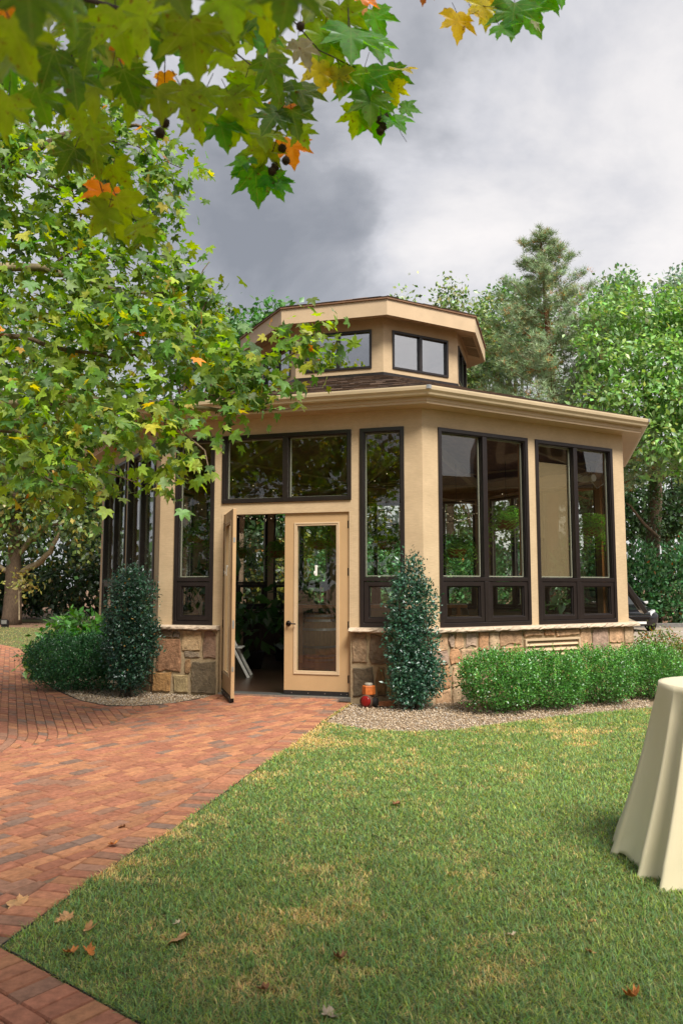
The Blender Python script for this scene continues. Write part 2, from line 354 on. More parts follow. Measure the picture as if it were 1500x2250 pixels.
def glass(name, refl=.07, tint=(.95, .96, .93), wav=.25):
    m, t, p = new_mat(name); t.nodes.remove(p); o = t.nodes['Material Output']
    tr = N(t, 'ShaderNodeBsdfTransparent', ins={0: (*tint, 1)}); g = N(t, 'ShaderNodeBsdfGlossy', ins={'Roughness': .0, 0: (1, 1, 1, 1)})
    tcn = N(t, 'ShaderNodeTexCoord'); n = N(t, 'ShaderNodeTexNoise', ins={'Scale': 1.3, 'Detail': 1.0}); t.links.new(tcn.outputs['Object'], n.inputs['Vector'])
    b = N(t, 'ShaderNodeBump', ins={'Strength': wav, 'Distance': .02}); L(t, n, 0, b, 'Height'); L(t, b, 0, g, 'Normal')
    lw = N(t, 'ShaderNodeLayerWeight', ins={'Blend': .5})
    fr = math_n(t, 'ADD', math_n(t, 'MULTIPLY', math_n(t, 'POWER', lw.outputs['Facing'], 4.2), .9), refl, True)
    mx = N(t, 'ShaderNodeMixShader'); t.links.new(fr, mx.inputs[0]); L(t, tr, 0, mx, 1); L(t, g, 0, mx, 2); L(t, mx, 0, o, 0)
    return m
M['glass'] = glass('window_glass', .055)
M['glasscup'] = glass('cupola_glass', .42, (.5, .5, .5), .1)
# fine insect screen / sun shade: half open weave
def screen():
    m, t, p = new_mat('sun_screen'); t.nodes.remove(p); o = t.nodes['Material Output']
    d = N(t, 'ShaderNodeBsdfDiffuse', ins={0: (.34, .26, .17, 1)}); tr = N(t, 'ShaderNodeBsdfTransparent', ins={0: (.9, .86, .78, 1)})
    mx = N(t, 'ShaderNodeMixShader', ins={0: .5}); L(t, tr, 0, mx, 1); L(t, d, 0, mx, 2); L(t, mx, 0, o, 0); return m
M['screen'] = screen()

# ================================================================== ground
V2 = lambda *a: np.array(a, float)
def sheet(name, poly, z, m, kind='structure'):
    b = MB(); i = b.vs([(p[0], p[1], z) for p in poly]); b.fs([tuple(range(len(poly)))], i)
    o = b.build(name, m); bm = bmesh.new(); bm.from_mesh(o.data); bmesh.ops.triangulate(bm, faces=bm.faces[:])
    for f in bm.faces:
        if f.normal.z < 0: f.normal_flip()
    bm.to_mesh(o.data); bm.free(); o['kind'] = kind
    return o
def inpoly(P, poly):
    P = np.atleast_2d(P); x, y = P[:, 0], P[:, 1]; r = np.zeros(len(P), bool); n = len(poly)
    for i in range(n):
        (x0, y0), (x1, y1) = poly[i], poly[(i+1) % n]
        c = ((y0 > y) != (y1 > y)) & (x < (x1-x0)*(y-y0)/((y1-y0) if y1 != y0 else 1e-9)+x0); r ^= c
    return r
ED = [(.11, 9.93), (-.2, 8.63), (-.46, 7.24), (-.69, 6.35), (-.87, 5.48), (-1.01, 4.82), (-1.14, 4.43), (-1.25, 3.98), (-1.33, 3.58), (-1.38, 3.31)]     # path / lawn edge
BEDL = [(-1.66, 10.85), (-1.84, 10.3), (-2.11, 9.9), (-2.5, 9.66), (-2.85, 9.66), (-3.32, 10.1), (-3.9, 10.95), (-4.51, 12.01), (-5.51, 14.0), (-6.7, 16.79), (-7.64, 18.66), (-8.78, 20.16), (-11, 22.6)]
BEDF = [(-.2, 8.63), (.23, 8.16), (.69, 8.03), (1.17, 8.11), (1.6, 8.43), (2.6, 9.03), (3.76, 9.6), (5.5, 10.6)]
LOWD = V2(math.cos(math.radians(-38)), math.sin(math.radians(-38)))
LOW0 = V2(-1.385, 3.30)
lawn_poly = [(-1.37, 3.29)]+list(reversed(ED))[1:-1]+BEDF+[(7, 10.5), (12, 9.5), (16, 4), (16, -9), (LOW0[0]+LOWD[0]*13, LOW0[1]+LOWD[1]*13)]
sheet('ground', [(-700, -400), (700, -400), (700, 900), (-700, 900)], -.075, M['mulch'])
sheet('lawn', lawn_poly, -.014, M['soil'])
LL = [(-6.75, 16.9), (-7.64, 18.66), (-8.78, 20.16), (-11, 22.6), (-16, 24), (-40, 25), (-40, 29.2), (-13.2, 29.2), (-9.5, 28.5), (-6, 25), (-5, 19)]
sheet('far_lawn', LL, -.03, M['soil'])
LL2 = [(-40, 34.5), (-13, 34.0), (-8, 33), (-5, 36), (-40, 39)]
sheet('far_lawn', LL2, -.03, M['soil'])
path_poly = [(.11, 9.93)]+ED[1:]+[(LOW0[0]+LOWD[0]*13, LOW0[1]+LOWD[1]*13), (5, -9), (-16, -9), (-16, 23.5)]+list(reversed(BEDL))+[(-1.6, 10.9)]
sheet('path', path_poly, -.011, M['bedding'])
GR = [(.12, 9.95)]+BEDF+[(6.4, 11.3), (6.2, 14), (4.7, 12.2), (4.3, 11.9), (1.1, 10.05)]
GL = BEDL[:10]+[(-5.2, 15.5), (-4.4, 14.4), (-2.5, 11.1)]
sheet('gravel_bed', GR, -.035, M['gravelbase']); sheet('gravel_bed', GL, -.035, M['gravelbase'])
sheet('parking_lot', [(5.9, 14.4), (6.9, 17.5), (10, 17.0), (40, 8), (60, 14), (60, 29.4), (5, 29.4), (4, 20)], -.045, M['asphalt'])
# painted bay lines and the kerb of the parking lot
for k, (a, b) in enumerate([((11.2, 27.2), (12.4, 24.3)), ((14.0, 27.6), (15.2, 24.7))]):
    d = V2(*b)-V2(*a); d /= np.linalg.norm(d); n_ = V2(-d[1], d[0])*.06
    sheet('bay_line', [V2(*a)-n_, V2(*a)+n_, V2(*b)+n_, V2(*b)-n_], -.041, M['white'])
b = MB(); b.box(WF, 4, 60, 29.4, 29.6, -.08, .11); b.build('kerb', M['kerb'], bevel=.02, kind='structure')
sheet('asphalt_strip', [(7.1, 17.0), (10, 16.45), (40, 7.2), (40, 7.9), (10, 16.95), (6.95, 17.45)], -.036, M['kerb'])

# ---- pavers
PAL = [((.43, .195, .098), .30), ((.36, .145, .085), .32), ((.40, .17, .094), .19), ((.30, .155, .10), .13), ((.23, .145, .108), .06)]
def brick_col():
    r = random.random(); a = 0
    for c, w in PAL:
        a += w
        if r < a: break
    k = random.uniform(.84, 1.14)
    return tuple(x*k for x in c)
bricks = []                     # list of convex outlines (ccw)
def clip(poly, p, n):
    "keep the part of poly with (x-p).n <= 0"
    r = []; m = len(poly)
    for i in range(m):
        a, b = poly[i], poly[(i+1) % m]; da, db = (a-p)@n, (b-p)@n
        if da <= 0: r.append(a)
        if da*db < 0: r.append(a+(b-a)*da/(da-db))
    return r
def area(poly):
    return .5*abs(sum(poly[i][0]*poly[(i+1) % len(poly)][1]-poly[(i+1) % len(poly)][0]*poly[i][1] for i in range(len(poly))))
def clip_region(poly, reg):
    "clip a small outline to a region (ccw list): the half planes of the region's nearby edges"
    c = sum(poly)/len(poly)
    if not inpoly(c, reg)[0]: return None
    n = len(reg)
    for i in range(n):
        a, b_ = V2(*reg[i]), V2(*reg[(i+1) % n]); e = b_-a; ln = np.linalg.norm(e)
        if ln < 1e-6: continue
        e /= ln; t = np.clip((c-a)@e, 0, ln)
        if np.linalg.norm(c-a-e*t) < .16:
            poly = clip(poly, a, V2(e[1], -e[0]))
            if len(poly) < 3: return None
    return poly if area(poly) > .0025 else None
def rect(c, d, l, w):
    n = V2(-d[1], d[0]); return [c-d*l/2-n*w/2, c+d*l/2-n*w/2, c+d*l/2+n*w/2, c-d*l/2+n*w/2]
J = .0058; BL, BW = .180, .092
def offset(pl, o):
    "polyline moved sideways (left positive)"
    r = []
    for i, p in enumerate(pl):
        a, b_ = V2(*pl[max(i-1, 0)]), V2(*pl[min(i+1, len(pl)-1)]); e = (b_-a)/np.linalg.norm(b_-a); r.append(V2(*p)+V2(-e[1], e[0])*o)
    return r
def soldiers(pl, o0, o1, step=BW):
    "bricks standing across a polyline between two side offsets"
    pl = [V2(*p) for p in pl]; seg = [np.linalg.norm(pl[i+1]-pl[i]) for i in range(len(pl)-1)]; tot = sum(seg); s = step/2
    A = offset(pl, o0); B = offset(pl, o1)
    def pt(q, s):
        for i, l in enumerate(seg):
            if s <= l or i == len(seg)-1: return q[i]+(q[i+1]-q[i])*(s/l)
            s -= l
    while s < tot-step/2:
        a0, a1, b0, b1 = pt(A, s-step/2+J/2), pt(A, s+step/2-J/2), pt(B, s-step/2+J/2), pt(B, s+step/2-J/2)
        q = [a0, a1, b1, b0]
        if (q[1]-q[0])[0]*(q[2]-q[1])[1]-(q[1]-q[0])[1]*(q[2]-q[1])[0] < 0: q = q[::-1]
        bricks.append(q); s += step
soldiers(ED, -.006, -.006-.176)                                   # header course beside the lawn (ED runs towards the camera: path on the right)
soldiers(BEDL, .008, .184)                                       # header course round the bed
lowline = [tuple(LOW0+LOWD*s) for s in np.arange(-3.2, 6.01, .5)]
soldiers(lowline, -.008, -.184)
# seam between the straight and the curved courses
SEAM = [(-2.36, 9.44), (-2.42, 8.7), (-2.60, 7.9), (-2.95, 7.1), (-3.6, 6.2), (-4.25, 5.5)]
edin = offset(ED, -.186); bedout = offset(BEDL, .188)
regA = [tuple(LOW0-LOWD*.1+V2(.0, .02))]
regA = [tuple(p) for p in reversed(edin)][1:]+[(-.02, 10.30), (-1.62, 10.74)]+[tuple(p) for p in bedout[1:3]]+SEAM+[tuple(LOW0-LOWD*3.4+V2(.01, .012)), tuple(LOW0-LOWD*.25+V2(.01, .012))]
def ccw(p): 
    a = sum(p[i][0]*p[(i+1) % len(p)][1]-p[(i+1) % len(p)][0]*p[i][1] for i in range(len(p))); return p if a > 0 else p[::-1]
regA = ccw(regA)
dA = V2(math.cos(math.radians(57)), math.sin(math.radians(57))); nA = V2(-dA[1], dA[0])
for i in range(-70, 70):
    sh = random.choice((0, .5, .5, 0, .33)) * BL if i % 2 else random.uniform(-.02, .02)+(.5*BL if i % 4 == 2 else 0)
    for j in range(-14, 50):
        c = V2(-1.0, 5.5)+nA*(i*BW)+dA*(j*BL+sh+BL*.5*(i % 2))
        if not (-5 < c[0] < .6 and 2.6 < c[1] < 11): continue
        q = clip_region(rect(c, dA, BL-J, BW-J), regA)
        if q: bricks.append(q)
regB = ccw([tuple(p) for p in SEAM]+[(-6.2, 5.2), (-7.4, 8), (-8.5, 12), (-12, 18), (-14, 23)]+[tuple(p) for p in list(reversed(bedout))[:-3]])
CB = V2(-5.55, 6.85); A0, A1 = math.radians(-42), math.radians(23)
def mapB(r, s):
    la = r*(A1-A0)
    if s <= la: a = A0+s/r; return CB+r*V2(math.cos(a), math.sin(a))
    e = V2(math.cos(A1), math.sin(A1)); return CB+r*e+(s-la)*V2(-e[1], e[0])
for i in range(6, 52):
    r = .3+i*BW; s = random.uniform(0, BL)
    for j in range(125):
        s0, s1 = s+j*BL+J/2, s+(j+1)*BL-J/2
        q = [mapB(r-BW/2+J/3, s0), mapB(r+BW/2-J/3, s0), mapB(r+BW/2-J/3, s1), mapB(r-BW/2+J/3, s1)]
        if q[0][0] < -13 or q[0][1] > 21: continue
        q = clip_region(ccw(q), regB)
        if q: bricks.append(q)
lowN = V2(LOWD[1], -LOWD[0])            # away from the lawn
for i in range(14):
    for j in range(-16, 30):
        c = LOW0+lowN*(.188+BW*(i+.5))+LOWD*(j*BL+(.5*BL if i % 2 else 0)+.03)
        bricks.append(rect(c, LOWD, BL-J*1.6, BW-J*1.6))
def proj_area(q):
    pts = []
    for p in q:
        y = p[1]; d = y*math.cos(PITCH)+(0-CAM_H)*math.sin(PITCH); u = -y*math.sin(PITCH)+(-CAM_H)*math.cos(PITCH)
        if d < .3: return 0
        pts.append(V2(750+FPX*p[0]/d, 1125-FPX*u/d))
    c = sum(pts)/len(pts)
    return area(pts) if -20 < c[0] < 1520 and c[1] < 2265 else 0
path_o = bpy.data.objects['path']
def add_brick(b, q):
    b.col = brick_col(); c = sum(q)/len(q); h = random.gauss(0, .0018); tx, ty = random.gauss(0, .013), random.gauss(0, .013); n = len(q)
    z = lambda p, d=0: h+(p[0]-c[0])*tx+(p[1]-c[1])*ty-d
    ins = [c+(p-c)*(1-.006/max(np.linalg.norm(p-c), .02)) for p in q]
    i = b.vs([(*p, -.03) for p in q]+[(*p, z(p, .008)) for p in q]+[(*p, z(p)) for p in ins])
    b.fs([tuple(range(2*n, 3*n))]+[(k, (k+1) % n, n+(k+1) % n, n+k) for k in range(n)]+[(n+k, n+(k+1) % n, 2*n+(k+1) % n, 2*n+k) for k in range(n)], i)
bricks = [ccw(q) for q in bricks]
order = sorted(range(len(bricks)), key=lambda i: -proj_area(bricks[i]))
for i in order[:300]:
    b = MB(); add_brick(b, bricks[i]); b.build('brick', M['brick'], path_o)
b = MB()
for i in order[300:]: add_brick(b, bricks[i])
b.build('bricks', M['brick'], path_o, kind='stuff')
# dark edging strips between paving and planting
def edging(name, pl, label, z1):
    b = MB(); A = offset(pl, .0); B = offset(pl, .004)
    n = len(A); i = b.vs([(*p, -.06) for p in A]+[(*p, z1+.004*math.sin(k*2.3)) for k, p in enumerate(A)]+[(*p, z1+.004*math.sin(k*2.3)) for k, p in enumerate(B)]+[(*p, -.06) for p in B])
    for k in range(n-1): b.fs([(k, k+1, n+k+1, n+k), (n+k, n+k+1, 2*n+k+1, 2*n+k), (2*n+k, 2*n+k+1, 3*n+k+1, 3*n+k)], i)
    o = b.build(name, M['edge']); tag(o, label, 'edging')
M['edge'] = mat('edging_metal', (.05, .045, .04), .6, 30, .3)
edging('lawn_edging', ED, 'thin black edging strip between the brick path and the right-hand lawn', -.004)
edging('lawn_edging', [tuple(LOW0+LOWD*s) for s in np.arange(-.1, 9, .4)], 'black edging strip along the lawn corner at the bottom of the picture', -.004)
edging('bed_edging', list(reversed(BEDL[1:11])), 'thin dark edging round the gravel bed left of the doors', .006)

# ---- pebbles
def pebbles(name, poly, n, size, parent):
    lo, hi = np.min(poly, 0), np.max(poly, 0); P = rng.random((int(n*1.0), 2))*(hi-lo)+lo; P = P[inpoly(P, poly)]; n = len(P)
    base = np.array([(1, 0, 0), (0, 1, 0), (-1, 0, 0), (0, -1, 0), (0, 0, 1), (0, 0, -1.)])
    T = np.array([(0, 1, 4), (1, 2, 4), (2, 3, 4), (3, 0, 4), (1, 0, 5), (2, 1, 5), (3, 2, 5), (0, 3, 5)])
    a = rng.random(n)*2*PI; s = size*(.6+.8*rng.random((n, 1, 1)))*np.stack([1+.4*rng.random(n), .8+.3*rng.random(n), .6+.3*rng.random(n)], 1)[:, None]
    v = base[None]*s*(1+.22*rng.normal(size=(n, 6, 1))); c, sn = np.cos(a)[:, None], np.sin(a)[:, None]
    v = np.stack([v[..., 0]*c-v[..., 1]*sn, v[..., 0]*sn+v[..., 1]*c, v[..., 2]], 2)
    v += np.concatenate([P, -.028+.018*rng.random((n, 1))], 1)[:, None]
    pal = np.array([(.52, .40, .27), (.42, .31, .20), (.60, .50, .38), (.34, .24, .15), (.48, .42, .36)]); col = pal[rng.integers(0, 5, n)]*(.75+.5*rng.random((n, 1)))
    tmesh(name, v.reshape(-1, 3), (T[None]+(np.arange(n)*6)[:, None, None]).reshape(-1, 3), np.repeat(col, 6, 0), [M['pebble']], None, kind='stuff')
pebbles('gravel', GR[:8]+GR[-3:], 34000, .0085, None)
pebbles('gravel', GL, 60000, .009, None)

# ---- grass blades
def vnoise(P, sc, seed=0):
    "smooth value noise on the plane"
    r = np.random.default_rng(seed); G = r.random((64, 64)); q = P*sc+100; i = np.floor(q).astype(int); f = q-i; f = f*f*(3-2*f)
    g = lambda a, b: G[(i[:, 0]+a) % 64, (i[:, 1]+b) % 64]
    return (g(0, 0)*(1-f[:, 0])+g(1, 0)*f[:, 0])*(1-f[:, 1])+(g(0, 1)*(1-f[:, 0])+g(1, 1)*f[:, 0])*f[:, 1]
def dist_pl(P, pl):
    d = np.full(len(P), 9.)
    for i in range(len(pl)-1):
        a, b_ = V2(*pl[i]), V2(*pl[i+1]); e = b_-a; t = np.clip(((P-a)@e)/(e@e), 0, 1); d = np.minimum(d, np.linalg.norm(P-a-t[:, None]*e, axis=1))
    return d
def grass(name, poly, box, dens, near=3.0, hgt=.031, pts=None):
    x0, x1, y0, y1 = box; A = (x1-x0)*(y1-y0); nmax = int(dens*A)
    P = np.stack([rng.uniform(x0, x1, nmax), rng.uniform(y0, y1, nmax)], 1)
    d = np.maximum(P[:, 1], near); keep = rng.random(nmax) < (near/d)**1.15
    P = P[keep & inpoly(P, poly)] if pts is None else pts
    hb = np.abs(P[:, 0]) < P[:, 1]*.46+.5; P = P[hb]; n = len(P); d = np.maximum(P[:, 1], near)
    wide = .0017*(d/near)**.75
    name_far = poly is LL; cl = vnoise(P, 2.2, 1)*.6+vnoise(P, 7, 2)*.4; dry = vnoise(P, .9, 3)*.26+vnoise(P, 3.1, 4)*.34+vnoise(P, 11, 5)*.4
    ed = dist_pl(P, ED); dryness = (dry-.56)*2.2+.62*np.exp(-ed/.38)*(P[:, 1] > 4.0)+.25*np.exp(-np.abs(P[:, 1]-3.05)/.25)*(P[:, 0] > -.6)+.22*np.clip((P[:, 1]-5.5)/3, 0, 1)
    isdry = rng.random(n) < np.clip(.12+dryness*1.0, .04, .9)
    bare = rng.random(n) < np.clip(np.exp(-ed/.06)*.8, 0, .9)*(np.sin(P[:, 1]*2.4) > .3)
    h = hgt*(.55+.8*rng.random(n))*(.7+.75*cl)*np.where(isdry, .8, 1)*np.where(bare, .4, 1)
    a = rng.random(n)*2*PI; lean = np.abs(rng.normal(size=n))*.7+.4
    D = np.stack([np.cos(a)*np.sin(lean), np.sin(a)*np.sin(lean), np.cos(lean)], 1)
    side = np.stack([-np.sin(a), np.cos(a), 0*a], 1)*wide[:, None]*(.7+.6*rng.random((n, 1)))
    B = np.concatenate([P, np.full((n, 1), -.03 if name_far else -.014)], 1)
    mid = B+D*h[:, None]*.55; tip = B+D*h[:, None]+np.stack([np.cos(a), np.sin(a), 0*a-.35], 1)*(h*.28)[:, None]
    Vv = np.stack([B-side, B+side, mid-side*.8, mid+side*.8, tip], 1)
    T = np.array([(0, 1, 3), (0, 3, 2), (2, 3, 4)])
    g1 = jit((.215, .275, .06), n, .34, .1); g2 = jit((.12, .215, .07), n, .34, .1); yl = jit((.52, .41, .17), n, .25, .08)
    col = np.where((rng.random(n) < .45)[:, None], g1, g2); col = np.where(isdry[:, None], yl, col)
    tmesh(name, Vv.reshape(-1, 3), (T[None]+(np.arange(n)*5)[:, None, None]).reshape(-1, 3), np.repeat(col, 5, 0), [M['grass']], None, kind='stuff')
    return n
ng = grass('grass', lawn_poly, (-1.5, 6.5, 2.4, 10.7), 24000)
def along(pl, n, lo, hi):
    pl = np.array(pl); sg = np.linalg.norm(np.diff(pl, axis=0), axis=1); c_ = np.concatenate([[0], np.cumsum(sg)]); u = rng.random(n)*c_[-1]; i = np.clip(np.searchsorted(c_, u)-1, 0, len(sg)-1)
    e = np.diff(pl, axis=0)[i]/sg[i][:, None]; w = vnoise(np.stack([u, 0*u], 1), 3.1, 8); return pl[i]+e*(u-c_[i])[:, None]+np.stack([-e[:, 1], e[:, 0]], 1)*(lo+(hi-lo)*rng.random(n)*w)[:, None]
grass('edge_grass', lawn_poly, (0, 1, 0, 1), 1, hgt=.036, pts=along(ED, 3000, .014, -.022)); grass('edge_grass', lawn_poly, (0, 1, 0, 1), 1, hgt=.036, pts=along([tuple(LOW0+LOWD*q) for q in np.arange(0, 2.2, .2)], 1500, .014, -.02))
ng2 = grass('grass', LL, (-17, -5, 16.8, 29.2), 900, 10, .05)
print('blades', ng, ng2, 'bricks', len(bricks))

# ================================================================== pavilion
CTR = V2(.46481, 14.88916); V0 = V2(-2.58427, 11.00824)
def rot2(v, a): return V2(v[0]*math.cos(a)-v[1]*math.sin(a), v[0]*math.sin(a)+v[1]*math.cos(a))
OV = [CTR+rot2(V0-CTR, k*PI/4) for k in range(8)]           # corners, counter-clockwise from the front left one
SL = float(np.linalg.norm(OV[1]-OV[0])); APO = SL/2*(1+2**.5)
FR = []
for k in range(8):
    a, b_ = OV[k], OV[(k+1) % 8]; U = (b_-a)/SL; FR.append((Fw((*a, 0), (*U, 0), (U[1], -U[0], 0)), U))
pav = thing('pavilion', (*CTR, 0), 'tan eight-sided glazed pavilion with stone base, brown roof and windowed cupola', 'pavilion')
T22 = math.tan(PI/8)
def oct_pts(e, z, apo=APO):
    "corner points of the octagon whose sides stand e outside the wall plane"
    k = (apo+e)/APO; return [Vector((*(CTR+(v-CTR)*k), z)) for v in OV]
def band(b, prof, ks=range(8), apo=APO):
    "sweep a profile of (outset, height) along octagon sides"
    for k in ks:
        rows = []
        for e, z in prof:
            p = oct_pts(e, z, apo); rows.append((p[k], p[(k+1) % 8]))
        i = b.vs([q for r in rows for q in r])
        b.fs([(2*j, 2*j+1, 2*j+3, 2*j+2) for j in range(len(prof)-1)], i)
ZS, ZW = .925, 3.56
WT = .13
U1a, U1b, U2a, U2b = .25, 1.815, 1.96, SL-.25
def wallpanel(k):
    F, _ = FR[k]; b = MB(); h = 4.0
    cw = WT*T22
    def piece(u0, u1, z0, z1):      # ends mitred at the corners
        m0 = cw if u0 == 0 else 0; m1 = cw if u1 == SL else 0
        b.hexa([F(u0, 0, z0), F(u1, 0, z0), F(u1-m1, -WT, z0), F(u0+m0, -WT, z0), F(u0, 0, z1), F(u1, 0, z1), F(u1-m1, -WT, z1), F(u0+m0, -WT, z1)])
    if k == 0:
        D0, D1 = .957, SL-.957
        piece(0, .24, ZS, ZW); piece(.84, D0, ZS, ZW); piece(D1, SL-.84, ZS, ZW); piece(SL-.24, SL, ZS, ZW)
        piece(0, SL, ZW, 3.97); piece(D0, D1, 2.475, 2.605)
        piece(0, D0, -.05, ZS-.06); piece(D1, SL, -.05, ZS-.06)
        b.box(F, D0+.001, D0+.03, -.10, .006, 0, 2.474); b.box(F, D1-.03, D1-.001, -.10, .006, 0, 2.474); b.box(F, D0+.03, D1-.03, -.10, .006, 2.45, 2.474)
        piece(.24, .84, ZS, ZS+.004); piece(SL-.84, SL-.24, ZS, ZS+.004)
    else:
        piece(0, U1a, ZS, ZW); piece(U1b, U2a, ZS, ZW); piece(U2b, SL, ZS, ZW); piece(0, SL, ZW, 3.97)
        piece(0, SL, -.05, ZS-.06); piece(U1a, U1b, ZS, ZS+.004); piece(U2a, U2b, ZS, ZS+.004)
    b.build('wall', M['wall'], pav)
    if k in (1, 2, 0, 7):                         # orange timber linings seen through the glass
        for u in ((.09, .24) if k else (.09, .2)), ((SL-.24, SL-.09) if k else (SL-.2, SL-.09)), ((U1b-.02, U2a+.02) if k else None):
            if u: b = MB(); b.box(F, u[0], u[1], -WT-.045, -WT-.002, ZS, ZW+.1); b.build('timber_lining', M['wood'], pav)
for k in range(8): wallpanel(k)
SPL = 1.53                                          # height of the bar between the tall panes and the sashes below
def pane(F, u0, u1, z0, z1, n, parent, m='glass', name='pane'):
    b = MB(); b.box(F, u0, u1, n-.006, n, z0, z1); return b.build(name, M[m], parent)
def unit_window(k, u0, u1, split=True, hop=(), lower=True, z0=ZS+.005, z1=ZW-.002, fm='frame', shades=()):
    F, _ = FR[k]; b = MB(); w = .052
    b.ring(F, u0, u1, z0, z1, w, -.10, .022)
    b.ring(F, u0+w, u1-w, z0+w, z1-w, .012, -.09, .004)
    um = (u0+u1)/2
    if lower: b.box(F, u0+w, u1-w, -.09, .018, SPL-.002, SPL+.05)
    zl = SPL+.05 if lower else z0+w
    if split:
        b.box(F, um-.038, um+.038, -.09, .016, zl, z1-w)
        if lower: b.box(F, um-.038, um+.038, -.09, .016, z0+w, SPL-.002)
    win = b.build('window', M['frame'], pav, bevel=.004)
    cells = [(u0+w, um-.038), (um+.038, u1-w)] if split else [(u0+w, u1-w)]
    for i, (a, c) in enumerate(cells):
        pane(F, a+.012, c-.012, zl+.012, z1-w-.012, -.055, win)
        s = MB()                                     # pale spacer bar round the glass
        s.ring(F, a+.010, c-.010, zl+.010, z1-w-.010, .012, -.085, -.062); s.build('spacer', M['spacer'], win)
        if i in shades:
            q = MB(); q.box(F, a+.012, c-.012, -.112, -.11, zl+.01, z1-.3); q.build('sun_screen', M['screen'], win)
        if lower:
            za, zb = z0+w+.004, SPL-.006
            if i in hop:
                ang = math.radians(32); ca, sa = math.cos(ang), math.sin(ang)
                G = lambda u, n, z, F=F, zb=zb: F(u, (zb-z)*sa+n*ca+.02, zb-(zb-z)*ca+n*sa)
            else: G = F
            s = MB(); s.ring(G, a+.003, c-.003, za, zb, .062, -.06, .008); s.ring(G, a+.065, c-.065, za+.062, zb-.062, .014, -.05, -.012)
            sash = s.build('sash', M['frame'], win, bevel=.005)
            pane(G, a+.079, c-.079, za+.076, zb-.076, -.03, win)
    return win
for k in range(1, 8):
    unit_window(k, U1a, U1b, hop=(0,) if k == 2 else (), shades=(1,) if k == 99 else ())
    unit_window(k, U2a, U2b, shades=(0,) if k == 1 else ())
unit_window(0, .24, .84, split=False); unit_window(0, SL-.84, SL-.24, split=False)
unit_window(0, .957, SL-.957, lower=False, z0=2.607)

# ---- double doors
DW, DH, DT = .905, 2.425, .045
def door_leaf(F, left, label):
    "F: local frame, u from hinge (0) to free edge (DW), n outward"
    b = MB(); st, tp, bt = .165, .205, .30
    b.ring(F, 0, DW, .028, .028+DH, st, -DT, 0, wb=bt)
    b2 = F
    i0, i1, j0, j1 = st, DW-st, .028+bt, .028+DH-st
    d = b.build('door', M['door'], pav, bevel=.003, label=label)
    s = MB()
    for n0, n1 in ((-.012, .012), (-DT-.012, -DT+.012)):
        s.ring(F, i0-.03, i1+.03, j0-.03, j1+.03, .022, n0+(.001 if n0 > -.03 else 0), n1); s.ring(F, i0-.008, i1+.008, j0-.008, j1+.008, .022, n0*.6 if n0 > -.03 else n0, n1*.5 if n0 > -.03 else n1-.006)
    s.build('trim', M['trim'], d, bevel=.004)
    pane(F, i0+.012, i1-.012, j0+.012, j1-.012, -.018, d)
    s = MB(); s.box(F, .004, DW-.004, 0.001, .012, .012, .085); s.build('door_sweep', M['black'], d)
    s = MB()
    for u in (.03, .11, .33, .56, .79): s.tube([F(u, .012, .055), F(u, .016, .055)], .006, 8)
    s.build('screw', M['steel'], d)
    for z in (.25, .95, 1.65, 2.28):
        s = MB(); s.tube([F(-.006, .006, z-.055), F(-.006, .006, z+.055)], .011, 10); s.box(F, 0, .022, .0005, .003, z-.05, z+.05); s.build('hinge', M['bronze'], d)
    s = MB(); s.tube([F(DW/2, .002, 1.72), F(DW/2, .016, 1.72)], .02, 10); s.box(F, DW/2-.016, DW/2+.016, .014, .022, 1.60, 1.74); s.tube([F(DW/2+.02, .014, 1.66), F(DW/2+.02, .045, 1.62), F(DW/2+.02, .05, 1.66)], .006, 6)
    s.build('hook', M['white'], d, bevel=.004)
    return d
F0, U0 = FR[0]
# right leaf: hinged on the right, closed
org = F0(SL-.957-.036, -.022, 0)
Fr = Fw(org, (-U0[0], -U0[1], 0), (U0[1], -U0[0], 0))
dr = door_leaf(Fr, False, 'closed right-hand door leaf with dark lever handle')
b = MB(); uu = DW-.062; zz = .965
b.tube([Fr(uu, .0, zz), Fr(uu, .010, zz)], [.036, .036], 20); b.tube([Fr(uu, .010, zz), Fr(uu, .03, zz)], [.026, .016], 16); b.tube([Fr(uu, .03, zz), Fr(uu, .052, zz)], .012, 12)
b.tube([Fr(uu+.008, .05, zz), Fr(uu-.03, .052, zz-.001), Fr(uu-.115, .048, zz-.006)], [.013, .010, .008], 10); b.build('handle', M['bronze'], dr, smooth=True)
# left leaf: hinged on the left, swung outward
LEAF_ANG = math.radians(59)
org = F0(.957+.036, -.01, 0)
ul = rot2(U0, -LEAF_ANG)
Fl = Fw(org, (*ul, 0), (ul[1], -ul[0], 0))
dl = door_leaf(Fl, True, 'open left-hand door leaf seen edge-on')
b = MB()
for z, h in ((.98, .05), (2.05, .03), (.42, .03)): b.box(Fl, DW+.0005, DW+.003, -.034, -.008, z-h, z+h)
b.build('latch_plate', M['steel'], dl)
b = MB(); b.box(Fl, DW-.05, DW+.004, -.04, .002, .012, .06); b.build('latch_plate', M['bronze'], dl)
b = MB(); b.box(F0, .957, SL-.957, -.16, .05, -.03, .026); b.build('threshold', M['steel'], pav, bevel=.006)

